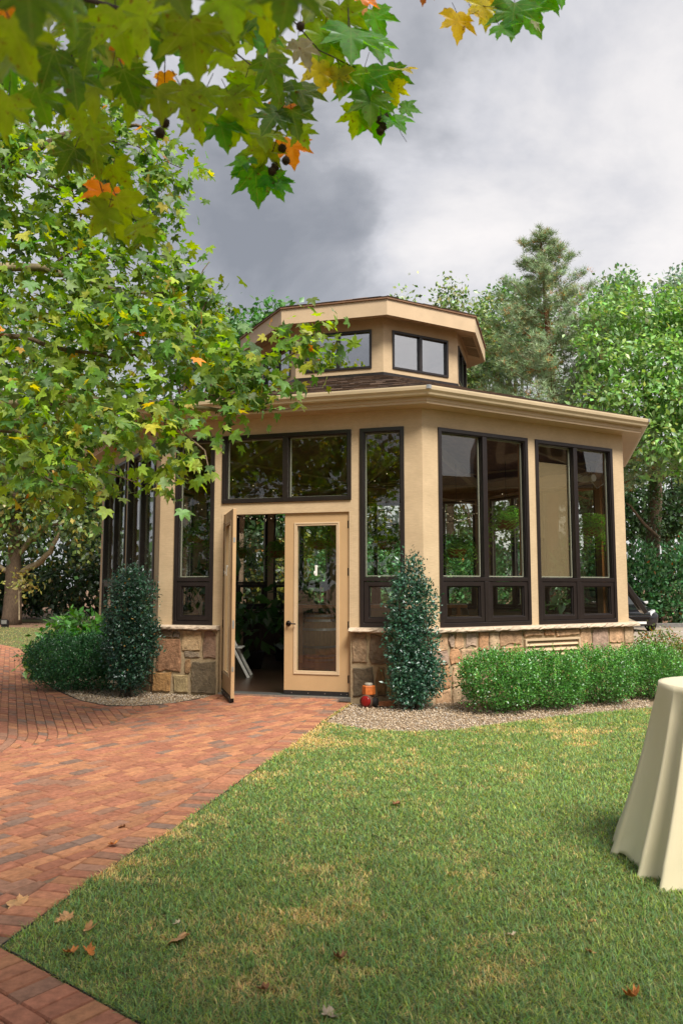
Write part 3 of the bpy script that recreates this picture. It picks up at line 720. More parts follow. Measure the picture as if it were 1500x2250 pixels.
# ---- stone base
SO = .085                                            # stone faces stand proud of the wall plane
STCOL = [(.30, .19, .10), (.34, .225, .125), (.20, .135, .085), (.235, .185, .13), (.27, .15, .075), (.37, .27, .165), (.17, .13, .10)]
def stone(F, poly, parent, col, h=None, d0=.05):
    "one split-faced stone: outline in (u, z), rough domed face"
    c = sum(poly)/len(poly); h = h or random.uniform(.016, .036); b = MB(); b.col = col
    pts = []
    n = len(poly)
    for i in range(n):                                # more points on the outline, slightly wandering
        a, q = poly[i], poly[(i+1) % n]; m = max(1, int(np.linalg.norm(q-a)/.06))
        for j in range(m): pts.append(a+(q-a)*j/m+rng.normal(size=2)*.0055)
    rings = [(1.0, d0-.02, 0), (1.0, d0+h*.6, .003), (.90, d0+h, .0025), (.72, d0+h*1.0, .0016), (.48, d0+h*1.0, .0012), (.24, d0+h, .0008)]
    n = len(pts); base = len(b.v)
    for s_, nn, js in rings:
        for p in pts:
            q = c+(p-c)*s_ if s_ < .9 else p-(p-c)/max(np.linalg.norm(p-c), .01)*(.0 if s_ == 1 else .010)
            b.vs([F(q[0], nn+random.gauss(0, js), q[1]+(random.gauss(0, js*.5)))])
    ci = b.vs([F(c[0], d0+h, c[1])])
    for r in range(5): b.fs([(r*n+i, r*n+(i+1) % n, (r+1)*n+(i+1) % n, (r+1)*n+i) for i in range(n)], base)
    b.fs([(base+5*n+i, base+5*n+(i+1) % n, ci) for i in range(n)])
    return b.build('stone', M['stone'], parent)
def quad(u0, z0, u1, z1, j=.017, g=.011):
    r = lambda: random.gauss(0, j)
    p = [V2(u0+g+abs(r())*.5, z0+g+r()*.4), V2((u0+u1)/2, z0+g+r()*.6), V2(u1-g-abs(r())*.5, z0+g+r()*.4), V2(u1-g+r()*.4, (z0+z1)/2), V2(u1-g-abs(r()), z1-g+r()*.4), V2((u0+u1)/2+r(), z1-g+r()*.5), V2(u0+g+abs(r()), z1-g+r()*.4), V2(u0+g+r()*.4, (z0+z1)/2)]
    return p
ZB, ZT = -.05, .862
def mortar(k, u0, u1, skip=None):
    F = FR[k][0]; b = MB(); w = .052*T22
    if skip is None:
        segs = [(u0, u1, ZB, ZT)]
    else: segs = [(u0, skip[0], ZB, ZT), (skip[1], u1, ZB, ZT), (skip[0], skip[1], ZB, skip[2]), (skip[0], skip[1], skip[3], ZT)]
    for a, c, z0, z1 in segs:
        e0 = -w if a <= 0 else 0; e1 = w if c >= SL else 0
        b.hexa([F(a+e0, .052, z0), F(c+e1, .052, z0), F(c, .001, z0), F(a, .001, z0), F(a+e0, .052, z1), F(c+e1, .052, z1), F(c, .001, z1), F(a, .001, z1)])
    return b.build('stone_wall', M['mortar'], pav)
def stones(k, rects, parent):
    for r in rects:
        col = r[4] if len(r) > 4 else random.choice(STCOL); kk = random.uniform(.85, 1.15)
        stone(FR[k][0], quad(*r[:4]), parent, tuple(x*kk*1.2 for x in col))
def split_rects(u0, z0, u1, z1, out_):
    w, h = u1-u0, z1-z0
    if (w < .46 and h < .36 and random.random() < .75) or (w < .24 and h < .26): out_.append((u0, z0, u1, z1)); return
    if h < .15 and w < .5: out_.append((u0, z0, u1, z1)); return
    if w > h*1.15:
        c = u0+w*random.uniform(.36, .64); split_rects(u0, z0, c, z1, out_); split_rects(c, z0, u1, z1, out_)
    else:
        c = z0+h*random.uniform(.34, .66); split_rects(u0, z0, u1, c, out_); split_rects(u0, c, u1, z1, out_)
# front, left of the doors (laid as in the photograph)
def zz8(y): return .862*(1068-y)/850
def uu8(x): return (x-190)/770*.93+.01
m0 = mortar(0, 0, .955)
OR, TN, DK, GY, RB = (.34, .19, .075), (.36, .25, .14), (.125, .095, .06), (.22, .17, .12), (.29, .155, .085)
L8 = [(235, 222, 405, 325, GY), (408, 226, 505, 330, (.16, .125, .10)), (515, 222, 772, 508, TN), (778, 222, 958, 606, (.20, .125, .085)), (195, 328, 525, 788, RB), (545, 512, 760, 594, GY), (548, 606, 642, 806, (.30, .18, .09)), (646, 632, 958, 1076, DK), (110, 796, 402, 1066, OR), (416, 818, 622, 1062, (.33, .25, .13)), (120, 225, 228, 480, TN), (80, 485, 190, 790, GY)]
stones(0, [(max(uu8(a), -.03), zz8(d), uu8(c), zz8(b_), col) for a, b_, c, d, col in L8 if uu8(c) > .05], m0)
m1 = mortar(0, SL-.955, SL)
def uu5(x): return SL-.945+(x-330)*.00150
def zz5(y): return .862*(800-y)/625
L5 = [(330, 178, 478, 458, (.22, .15, .09)), (490, 178, 690, 470, (.16, .115, .075)), (335, 480, 528, 775, DK), (542, 480, 640, 765, (.23, .14, .06)), (645, 600, 800, 790, (.33, .23, .10)), (700, 178, 830, 470, TN), (645, 480, 800, 600, GY), (800, 480, 975, 790, RB), (835, 178, 975, 470, (.36, .24, .15))]
stones(0, [(uu5(a), zz5(d), min(uu5(c), SL+.03), zz5(b_), col) for a, b_, c, d, col in L5], m1)
# right facet with the louvred vent
VENT = (1.62, 2.66, .30, .74)
m2 = mortar(1, 0, SL, VENT)
STCOL_LIT = [(.42, .28, .17), (.38, .235, .135), (.45, .32, .20), (.33, .235, .17), (.40, .22, .115), (.46, .29, .17), (.29, .20, .15)]  # brighter stone palette: the light on this side is put into the colours
r_ = []
for u0, z0, u1, z1 in ((-.03, ZB, .82, ZT), (.82, ZB, 1.60, ZT), (1.60, ZB, 2.68, .28), (1.60, .76, 2.68, ZT), (2.68, ZB, SL+.03, ZT)): split_rects(u0, z0, u1, z1, r_)
stones(1, [(*q, random.choice(STCOL_LIT)) for q in r_], m2)
m7 = mortar(7, 0, SL); r_ = []
split_rects(0, ZB, SL-.05, ZT, r_); stones(7, r_, m7)
m3 = mortar(2, 0, SL); r_ = []; split_rects(.02, ZB, 1.3, ZT, r_); stones(2, [(*q, random.choice(STCOL_LIT)) for q in r_], m3)
for k in (3, 4, 5, 6): mortar(k, 0, SL)
F1 = FR[1][0]
b = MB(); b.ring(F1, VENT[0], VENT[1], VENT[2], VENT[3], .03, -.02, .095); vent = b.build('vent', M['trim'], pav, bevel=.003)
for j in range(5):
    z = VENT[2]+.05+j*.074; b = MB(); b.hexa([F1(VENT[0]+.03, .088, z), F1(VENT[1]-.03, .088, z), F1(VENT[1]-.03, .078, z-.008), F1(VENT[0]+.03, .078, z-.008), F1(VENT[0]+.03, .03, z+.062), F1(VENT[1]-.03, .03, z+.062), F1(VENT[1]-.03, .02, z+.055), F1(VENT[0]+.03, .02, z+.055)])
    b.build('slat', M['trim'], vent)
b = MB(); b.box(F1, VENT[0]+.01, VENT[1]-.01, -.03, -.015, VENT[2], VENT[3]); b.build('backing', M['black'], vent)
# limestone sill slabs with a chiselled edge
def sill(k, u0, u1, n=4, e0=0, e1=0):
    F = FR[k][0]; cuts = [u0+(u1-u0)*i/n+(random.uniform(-.1, .1) if 0 < i < n else 0) for i in range(n+1)]
    for i in range(n):
        a, c = cuts[i]+(.002 if i else 0), cuts[i+1]-(.002 if i < n-1 else 0); b = MB(); m = max(4, int((c-a)/.05)); NO = .15
        rows = []
        for j in range(m+1):
            t = j/m; u = a+(c-a)*t
            so = lambda n_: u+(-e0*n_*T22 if (i == 0 and j == 0) else 0)+(e1*n_*T22 if (i == n-1 and j == m) else 0)
            r = lambda s=.006: random.gauss(0, s)
            rows.append([F(so(-.02), -.02, .864), F(so(NO), NO-.015+r(.003), .866), F(so(NO), NO+r(), .882+r(.003)), F(so(NO), NO-.008+r(), .905+r(.003)), F(so(NO-.02), NO-.022+r(.004), .922), F(so(-.02), -.02, .926)])
        i0 = b.vs([p for r_ in rows for p in r_])
        for j in range(m): b.fs([(j*6+q, j*6+6+q, j*6+6+(q+1) % 6, j*6+(q+1) % 6) for q in range(6)], i0)
        b.fs([tuple(range(6)), tuple(m*6+q for q in reversed(range(6)))], i0)
        b.build('sill_slab', M['sillstone'], pav)
sill(0, 0, .962, 1, e0=1); sill(0, SL-.962, SL, 1, e1=1)
for k in range(1, 8): sill(k, 0, SL, 4, 1, 1)

# ---- eaves, gutter, roof
ZG = 3.985
b = MB(); band(b, [(.0, 3.79), (.262, 3.79), (.262, 3.82), (.275, 3.824), (.275, 3.99), (.0, 3.99)]); b.build('fascia', M['trim'], pav)
for k in range(8):
    b = MB(); band(b, [(.277, ZG), (.277, ZG-.112), (.335, ZG-.112), (.350, ZG-.098), (.358, ZG-.075), (.385, ZG-.045), (.392, ZG-.012), (.392, ZG+.006), (.380, ZG+.006), (.380, ZG-.008), (.372, ZG-.04), (.34, ZG-.104), (.285, ZG-.104)], [k])
    g = b.build('gutter', M['gutter'], pav)
for k in (1, 2):
    o1, o2 = oct_pts(.396, ZG+.009)[k], oct_pts(.396, ZG-.04)[k]; b = MB()
    for sgn in (1, -1):
        U = Vector((*FR[k if sgn > 0 else k-1][1], 0))*sgn; p = [o1, o1+U*.035, o2+U*.035, o2]; nrm = Vector((o1.x-CTR[0], o1.y-CTR[1], 0)).normalized()*.004
        b.hexa([p[3], p[2], p[2]-nrm, p[3]-nrm, p[0], p[1], p[1]-nrm, p[0]-nrm])
    b.build('gutter_joint', M['steel'], pav)
RC = 2.05; APC = RC*math.cos(PI/8); E_C = APC-APO                 # cupola wall plane
Z_R0, Z_R1 = 4.0, 5.03
roof = MB(); band(roof, [(.33, Z_R0-.02), (E_C, Z_R1-.02)]); band(roof, [(E_C-.1, Z_R1-.12), (.0, 3.90), (.27, 3.92), (.33, Z_R0-.03)])
roof_o = roof.build('roof', M['ceil'], pav)
b = MB(); band(b, [(.335, Z_R0-.035), (.345, Z_R0-.035), (.345, Z_R0+.006), (.29, Z_R0+.018)]); b.build('drip_edge', M['bronze'], roof_o)
SHC = [(.10, .060, .038), (.075, .046, .031), (.125, .078, .05), (.055, .036, .026)]
sl_len = math.hypot(APO+.33-APC, Z_R1-Z_R0); SLOPE = math.atan2(Z_R1-Z_R0, APO+.33-APC)
def shingle_course(k, j, expo=.135, apo0=APO+.335, z0=Z_R0, slope=SLOPE, apo_end=APC):
    "tabs of one course as list of 8-point blocks"
    F = FR[k][0]; o = []
    d0 = j*expo; e = (apo0-APO)-d0*math.cos(slope); z = z0+d0*math.sin(slope)
    hw = (APO+e)*T22; top = min(expo*1.15, sl_len)
    u = -hw+random.uniform(0, .1)
    cs, sn = math.cos(slope), math.sin(slope)
    u0 = -hw
    while u0 < hw-.04:
        w = random.choice((.15, .2, .26, .33)); u1 = min(u0+w, hw); th = random.uniform(.007, .02); lo = random.uniform(0, .018)
        e1 = e-top*cs; z1 = z+top*sn; k1 = (APO+e1)/(APO+e)
        q = lambda u, d, t: F(SL/2+u*(1-(d*cs)/(APO+e)), e-d*cs+t*sn, z+d*sn+t*cs)
        o.append([q(u0+.003, lo, 0), q(u1-.003, lo, 0), q(u1-.003, top, 0), q(u0+.003, top, 0), q(u0+.003, lo, th), q(u1-.003, lo, th), q(u1-.003, top, .004), q(u0+.003, top, .004)])
        u0 = u1
    return o
nC = int(sl_len/.135)
vis, rest = [], MB()
for k in range(8):
    for j in range(nC+1):
        if j*.135 > sl_len-.03: continue
        for q in shingle_course(k, j):
            if k in (0, 1): vis.append((math.dist(q[0], (0, 0, CAM_H)), q))
            else: rest.col = random.choice(SHC); rest.hexa(q)
vis.sort(key=lambda t: t[0])
for d, q in vis[:300]:
    b = MB(); b.col = random.choice(SHC); b.hexa(q); b.build('shingle', M['shingle'], roof_o)
for d, q in vis[300:]: rest.col = random.choice(SHC); rest.hexa(q)
rest.build('shingles', M['shingle'], roof_o, kind='stuff')

# ---- cupola
def octc(R, z): k = R/np.linalg.norm(OV[0]-CTR); return [Vector((*(CTR+(v-CTR)*k), z)) for v in OV]
cup = MB(); SC = RC*2*math.sin(PI/8)
CF = []
for k in range(8):
    p = octc(RC, 0); CF.append(Fw(p[k], (*FR[k][1], 0), (FR[k][1][1], -FR[k][1][0], 0)))
zc0, zc1, zwb, zwt = 4.95, 6.06, 5.165, 5.845; wa, wb_ = .18, SC-.20
for k in range(8):
    F = CF[k]; cw = .1*T22
    for u0, u1, z0, z1 in ((0, SC, zc0, zwb), (0, SC, zwt, zc1), (0, wa, zwb, zwt), (wb_, SC, zwb, zwt)):
        a0 = cw if u0 == 0 else 0; a1 = cw if u1 == SC else 0
        cup.hexa([F(u0, 0, z0), F(u1, 0, z0), F(u1-a1, -.1, z0), F(u0+a0, -.1, z0), F(u0, 0, z1), F(u1, 0, z1), F(u1-a1, -.1, z1), F(u0+a0, -.1, z1)])
cup_o = cup.build('cupola', M['wall'], pav)
for k in range(8):
    F = CF[k]; b = MB(); b.ring(F, wa+.001, wb_-.001, zwb+.001, zwt-.001, .04, -.08, .02); um = (wa+wb_)/2; b.box(F, um-.03, um+.03, -.07, .014, zwb+.041, zwt-.041)
    w = b.build('cupola_window', M['frame'], pav, bevel=.003)
    for a, c in ((wa+.04, um-.03), (um+.03, wb_-.04)): pane(F, a, c, zwb+.04, zwt-.04, -.03, w, 'glasscup')
b = MB(); band(b, [(.012, 4.98), (.012, 5.085), (.001, 5.09)], apo=APC)
b = MB()
for k in range(8):
    F = CF[k]; b.hexa([F(-.01, .014, 4.97), F(SC+.01, .014, 4.97), F(SC, .001, 4.97), F(0, .001, 4.97), F(-.01, .014, 5.085), F(SC+.01, .014, 5.085), F(SC, .001, 5.085), F(0, .001, 5.085)])
b.build('flashing', M['frame'], pav)
RF = 2.43
def ringband(b, prof):
    for k in range(8):
        rows = [(octc(R, z)[k], octc(R, z)[(k+1) % 8]) for R, z in prof]; i = b.vs([q for r in rows for q in r])
        b.fs([(2*j, 2*j+1, 2*j+3, 2*j+2) for j in range(len(prof)-1)], i)
b = MB(); ringband(b, [(RC, 6.045), (RF-.02, 5.955), (RF, 5.955), (RF, 6.225), (RF-.03, 6.225)]); b.build('cupola_fascia', M['trim'], pav)
b = MB(); ringband(b, [(RF-.01, 6.224), (RF+.028, 6.224), (RF+.028, 6.246), (0.001, 6.246+RF*math.tan(math.radians(21)))]); croof = b.build('cupola_roof', M['ceil'], pav)
b = MB(); ct = math.radians(21)
for k in range(8):
    F = CF[k]
    for j in range(17):
        d0 = j*.135; e = (RF+.032)*math.cos(PI/8)-d0*math.cos(ct); z = 6.25+d0*math.sin(ct); hw = e*T22
        if e < .12: break
        u0 = -hw
        while u0 < hw-.03:
            u1 = min(u0+random.choice((.15, .22, .3)), hw); th = random.uniform(.008, .022); lo = random.uniform(0, .015); tp = .15
            q = lambda u, d, t: F(SC/2+u*(1-d*math.cos(ct)/e), e-APC-d*math.cos(ct)+t*math.sin(ct), z+d*math.sin(ct)+t*math.cos(ct))
            b.col = random.choice(SHC); b.hexa([q(u0, lo, 0), q(u1, lo, 0), q(u1, tp, 0), q(u0, tp, 0), q(u0, lo, th), q(u1, lo, th), q(u1, tp, .004), q(u0, tp, .004)]); u0 = u1
b.build('shingles', M['shingle'], croof, kind='stuff')
# soffit vents under the cupola eaves
for k in (7, 0, 1, 2):
    A = octc(RC, 6.045); B = octc(RF-.02, 5.955); a0, a1, b0, b1 = A[k], A[(k+1) % 8], B[k], B[(k+1) % 8]
    nrm = (a1-a0).cross(b0-a0).normalized(); nrm = -nrm if nrm.z > 0 else nrm
    def G(u, n, z): 
        p = a0+(a1-a0)*u; q = b0+(b1-b0)*u; return p+(q-p)*z+nrm*n
    for u0, u1 in ((.12, .50), (.50, .88)):
        b = MB(); b.ring(G, u0, u1, .14, .86, .022, .001, .012); v = b.build('soffit_vent', M['trim'], pav)
        if k == 2 or k == 1:
            for j in range(9): b = MB(); u = u0+.03+(u1-u0-.06)*j/9; b.box(G, u, u+.012, .002, .010, .165, .835); b.build('slat', M['trim'], v)
        b = MB(); b.box(G, u0+.02, u1-.02, .0005, .002, .16, .84); b.build('mesh_panel', M['bronze'] if k == 2 else M['trim'], v)

# ---- interior: floor, ceiling boards, rafters, tie rods
b = MB(); p = oct_pts(-WT-.002, .012); b.prism([(q.x, q.y) for q in p], -.03, .022); b.build('interior_floor', M['floor'], pav)
for k in range(8):
    a = oct_pts(-.1, 3.86)[k]; c = octc(RC-.1, 4.86)[k]; d = (c-a).normalized(); s = d.cross(Vector((0, 0, 1))).normalized()*.06; h = Vector((0, 0, -.2)); b = MB()
    b.hexa([a-s+h, a+s+h, c+s+h, c-s+h, a-s, a+s, c+s, c-s]); b.build('rafter', M['beam'], pav)
b = MB()
for k in range(4):
    a, c = oct_pts(-.2, 3.42)[k], oct_pts(-.2, 3.42)[k+4]; b.tube([a, c], .018, 8)
b.build('tie_rod', M['beam'], pav)
for k in range(8):
    b = MB(); F = FR[k][0]; b.box(F, .2, SL-.2, -.30, -.16, 3.58, 3.72); b.build('interior_beam', M['ceil'], pav)
# string lights: tiny warm bulbs on a dark wire
b, wv = MB(), MB()
for k in range(8):
    a, c = oct_pts(-.5, 3.25)[k], oct_pts(-.5, 3.25)[(k+3) % 8]; pts = [a.lerp(c, t/24)+Vector((0, 0, -.5*(1-(t/12-1)**2))) for t in range(25)]; wv.tube(pts, .004, 4)
    for q in pts[1:-1]: b.lathe(q-Vector((0, 0, .012)), [(.001, -.006), (.005, 0), (.001, .006)], 5)
m, t, p_ = new_mat('bulb'); p_.inputs['Emission Color'].default_value = (1, .8, .5, 1); p_.inputs['Emission Strength'].default_value = .45; M['bulb'] = m
sg = wv.build('string_lights', M['black']); tag(sg, 'tiny warm string lights looped under the pavilion ceiling', 'string lights'); b.build('bulbs', M['bulb'], sg, kind='stuff')

# ================================================================== vegetation
def crown(name, parent, blobs, n, size, col, m, tpl=DIAM, shell=.55, cl=14, cr=.3, droop=.3, up=.5, mixcols=(), kind='stuff', svar=.25):
    P, d, k = blobs_points(blobs, n, shell, cl, cr); n = len(P)
    D = unit(d*.7+rand_unit(n)*.8+np.array([0, 0, -droop])); Nn = unit(rand_unit(n)*.8+d*.5+np.array([0, 0, up]))
    c = jit(col, n)
    cj = 1+.16*rng.normal(size=(k.max()+1, 1)); c = c*cj[k].clip(.6, 1.5)
    for cc, frac in mixcols:
        s = rng.random(n) < frac; c[s] = jit(cc, s.sum())
    sz = size*(1+svar*rng.normal(size=n)).clip(.45, 1.7)
    return leaves(name, P, D, Nn, sz, tpl, c, M[m], parent, kind)
def limb(b, pts, r0, r1, n=7, wob=.0):
    pts = [Vector(p) for p in pts]; q = []
    for i in range(len(pts)-1):
        for t in (0, .5): q.append(pts[i].lerp(pts[i+1], t)+Vector(rng.normal(size=3)*wob*(t > 0)))
    q.append(pts[-1]); m = len(q); b.tube(q, [r0+(r1-r0)*(i/(m-1))**.8 for i in range(m)], n)
def limbs_to(b, hub, blobs, r0, n):
    "forking limbs from a trunk point out into the crown"
    for i in range(n):
        c, r = blobs[i % len(blobs)]; r = r if np.ndim(r) else (r,)*3
        e = Vector(c)+Vector(rng.normal(size=3))*.35*min(r); h = Vector(hub)+Vector((0, 0, random.uniform(-.3, .6)))
        m_ = h.lerp(e, .5)+Vector((random.gauss(0, .2), random.gauss(0, .2), random.uniform(-.1, .5)))
        limb(b, [h, m_, e], r0*.5, r0*.1, 6, .06)
        for j in range(3):
            a = m_.lerp(e, random.uniform(.1, .8)); limb(b, [a, a+Vector(rng.normal(size=3))*.45*min(r)+Vector((0, 0, .3))], r0*.16, r0*.04, 5, .05)
def tree(name, label, base, trunk_r, fork, blobs, n, size, col, bark='bark', m='leaf', tpl=DIAM, nl=8, cat='tree', group=None, **k):
    t = thing(name, base, label, cat, group); b = MB(); B = Vector(base); Fk = Vector(fork)
    limb(b, [B+Vector((0, 0, -.1)), B+Vector((0, 0, .25)), B.lerp(Fk, .5)+Vector((random.gauss(0, .1), 0, 0)), Fk], trunk_r*1.35, trunk_r*.8, 10, .02)
    limb(b, [Fk, Vector(blobs[0][0])], trunk_r*.8, trunk_r*.2, 8, .08)
    limbs_to(b, Fk, blobs, trunk_r, nl)
    b.build('trunk', M[bark], t, smooth=True); crown('foliage', t, blobs, n, size, col, m, tpl, **k); return t
def bl(px, py, Y, rx, ry, rd=None):
    s = Y/FPX; c = at(px, py, Y); return ((c.x, c.y, c.z), (rx*s, rd if rd else (rx+ry)/2*s, ry*s))

# ---- the plane tree whose limbs hang in front of the pavilion on the left
pt = thing('plane_tree', (-5.6, 6.4, 0), 'tall plane tree on the left whose leafy limbs hang across the pavilion', 'tree')
b = MB(); limb(b, [(-5.6, 6.4, -.1), (-5.55, 6.4, 1.2), (-5.4, 6.5, 2.6), (-5.2, 6.8, 4.4), (-4.9, 7.4, 7.0)], .30, .13, 12, .02)
b.build('trunk', M['barkpale'], pt, smooth=True)
def lpts(*q): return [at(*p) for p in q]
LIMBS = [([Vector((-5.45, 6.5, 2.5))]+lpts((-220, 900, 6.9), (60, 888, 7.1), (180, 876, 7.2), (300, 886, 7.3), (400, 892, 7.3), (500, 905, 7.4)), .075, .018),
         (lpts((400, 892, 7.3), (520, 850, 7.4), (600, 805, 7.4), (660, 770, 7.4), (735, 752, 7.4)), .014, .005),
         (lpts((300, 886, 7.3), (380, 930, 7.1), (450, 990, 7.0), (470, 1050, 6.9)), .016, .005),
         (lpts((500, 905, 7.4), (580, 900, 7.4), (660, 895, 7.4)), .014, .005),
         ([Vector((-5.3, 6.6, 3.6))]+lpts((-250, 600, 7.2), (0, 587, 7.5), (95, 588, 7.6), (170, 610, 7.6), (260, 640, 7.6), (330, 645, 7.6)), .07, .014),
         (lpts((110, 590, 7.6), (160, 550, 7.6), (230, 560, 7.7), (300, 600, 7.7)), .016, .005),
         ([Vector((-5.1, 7.0, 5.0))]+lpts((-150, 420, 7.6), (60, 335, 7.8), (130, 300, 7.9), (190, 290, 8.0), (300, 275, 8.0), (360, 300, 8)), .06, .01),
         (lpts((190, 292, 8), (300, 320, 8), (400, 370, 8)), .014, .004),
         (lpts((-150, 330, 7.4), (20, 370, 7.6), (160, 430, 7.6), (260, 470, 7.7)), .022, .006),
         (lpts((-150, 930, 6.6), (40, 950, 6.8), (160, 1010, 6.8), (300, 1060, 6.8)), .02, .006),
         (lpts((-100, 1000, 6.4), (60, 1030, 6.6), (180, 1080, 6.6)), .02, .006),
         (lpts((-150, 730, 6.8), (60, 740, 7.0), (150, 770, 7.1), (260, 790, 7.2), (420, 740, 7.3), (440, 690, 7.3), (465, 640, 7.3)), .03, .005),
         (lpts((330, 645, 7.6), (400, 640, 7.6), (440, 610, 7.6), (460, 575, 7.6)), .012, .004)]
for q, r0, r1 in LIMBS:
    b = MB(); limb(b, q, r0, r1, 8, .012); b.build('limb', M['barkpale'] if r0 > .06 else M['bark'], pt, smooth=True)
PB = [bl(*q) for q in [(110, 240, 8, 190, 100, .8), (290, 320, 8, 130, 95, .7), (60, 420, 7.8, 170, 120, .8), (220, 470, 7.9, 130, 105, .7), (370, 360, 8, 65, 70, .5), (350, 480, 7.9, 55, 60, .4),
      (100, 600, 7.6, 170, 100, .8), (270, 620, 7.6, 140, 85, .7), (390, 600, 7.6, 70, 60, .5), (430, 680, 7.5, 60, 60, .4), (100, 750, 7.3, 190, 100, .8), (300, 750, 7.3, 160, 90, .7), (440, 780, 7.3, 110, 80, .6),
      (555, 815, 7.4, 95, 55, .5), (670, 765, 7.4, 75, 38, .35), (715, 765, 7.4, 50, 32, .25), (620, 880, 7.4, 75, 38, .4), (80, 900, 7.0, 190, 90, .8), (270, 920, 7.0, 150, 75, .7), (400, 965, 7.0, 75, 65, .5),
      (100, 1030, 6.8, 170, 60, .7), (270, 1045, 6.8, 110, 45, .5), (405, 1045, 6.9, 55, 40, .35), (30, 1080, 6.6, 90, 40, .5), (500, 900, 7.3, 80, 40, .4)]]
PB += [((-5.2, 7, 6.5), 1.6), ((-5.5, 5.5, 5.2), 1.4), ((-5.0, 7.8, 4.4), 1.3), ((-6.6, 7.2, 5.2), 1.6), ((-5.4, 8.6, 7.2), 1.6)]
P, d, k = blobs_points(PB, 27000, .35, 9, .12)
sel = np.ones(len(P), bool); n = len(P)
D = unit(d*.35+rand_unit(n)*.75+np.array([0.1, -.1, -.55])); Nn = unit(rand_unit(n)*.75+np.array([.1, -.35, .75]))
pc = np.where((rng.random(n) < .5)[:, None], jit((.165, .25, .028), n, .3, .08), jit((.08, .165, .03), n, .3, .08))
s = rng.random(n) < .06; pc[s] = jit((.30, .31, .035), s.sum(), .25, .1); s = rng.random(n) < .005; pc[s] = jit((.45, .19, .02), s.sum(), .2, .1)
sz = .090*(1+.28*rng.normal(size=n)).clip(.4, 1.5)
# the leaves that show largest are single parts
dd = P[:, 1]; xx = 750+FPX*P[:, 0]/dd; yy = 1291-FPX*(P[:, 2]-CAM_H)/dd; inf = (xx > 0) & (xx < 900) & (yy > 120) & (yy < 1140)
score = np.where(inf, sz/dd, 0); o_ = np.argsort(-score); big, sm = o_[:260], o_[260:]
for i in big: leaves('leaf', P[i:i+1], D[i:i+1], Nn[i:i+1], sz[i:i+1], PLANE_T, pc[i:i+1], M['plane'], pt, None)
leaves('foliage', P[sm], D[sm], Nn[sm], sz[sm], PLANE, pc[sm], M['plane'], pt, 'stuff')
b = MB()
for i in rng.choice(big, 40): q = Vector(P[i])+Vector((0, 0, -.07)); b.lathe(q, [(.001, -.013), (.010, -.008), (.013, 0), (.010, .008), (.001, .013)], 7); b.tube([q+Vector((0, 0, .01)), q+Vector((0, 0, .08))], .0012, 4)
b.build('seed_balls', M['ball'], pt, kind='stuff')

# ---- branches of a second plane tree hanging close to the camera
LC = {'y': (.46, .40, .02), 'yg': (.17, .265, .010), 'g': (.07, .26, .02), 'd': (.075, .16, .012), 'o': (.62, .24, .02), 'b': (.25, .12, .035), 'e': (.22, .24, .13)}
def branch(name, label, base, twigs, lv, balls, seed):
    r = np.random.default_rng(seed); t = thing(name, base, label, 'branch')
    for q, r0, r1 in twigs:
        b = MB(); limb(b, [at(*p) for p in q], r0, r1, 6, .003); b.build('twig', M['twig'], t, smooth=True)
    for px, py, ln, Y, ang, c in lv:
        l = ln*Y/FPX*(.78 if py < 220 and px < 560 else .95); p = np.array(at(px, py, Y)); a = math.radians(ang)
        Dv = np.array([math.sin(a), r.normal()*.28, -math.cos(a)]); Nv = np.array([r.normal()*.3, -1, .25+r.normal()*.35])
        cc = 1.45*np.array(LC[c])*(1+.15*r.normal())*(1+.06*r.normal(size=3))
        o = leaves('leaf', p[None], Dv[None], Nv[None], np.array([l]), PLANE_T, cc[None].clip(.004, 1), M['near'], t, None)
        b = MB(); b.tube([Vector(p), Vector(p)+Vector((-Dv[0]*.2+r.normal()*.1, 0, .35))*l], [.0012, .0009], 5); b.build('leaf_stalk', M['twig'], t)
    for px, py, Y in balls:
        c = at(px, py, Y); b = MB(); b.lathe(c, [(.0005, -.0135), (.007, -.0118), (.0118, -.0068), (.0136, 0), (.0118, .0068), (.007, .0118), (.0005, .0135)], 14)
        for q in unit(r.normal(size=(60, 3))): b.tube([c+Vector(q)*.012, c+Vector(q)*.0162], [.0011, .0003], 3)
        sb = b.build('seed_ball', M['ball'], t); b = MB(); b.tube([c+Vector((0, 0, .012)), c+Vector((r.normal()*.006, 0, .075))], .0008, 4); b.build('stalk', M['twig'], sb)
    return t
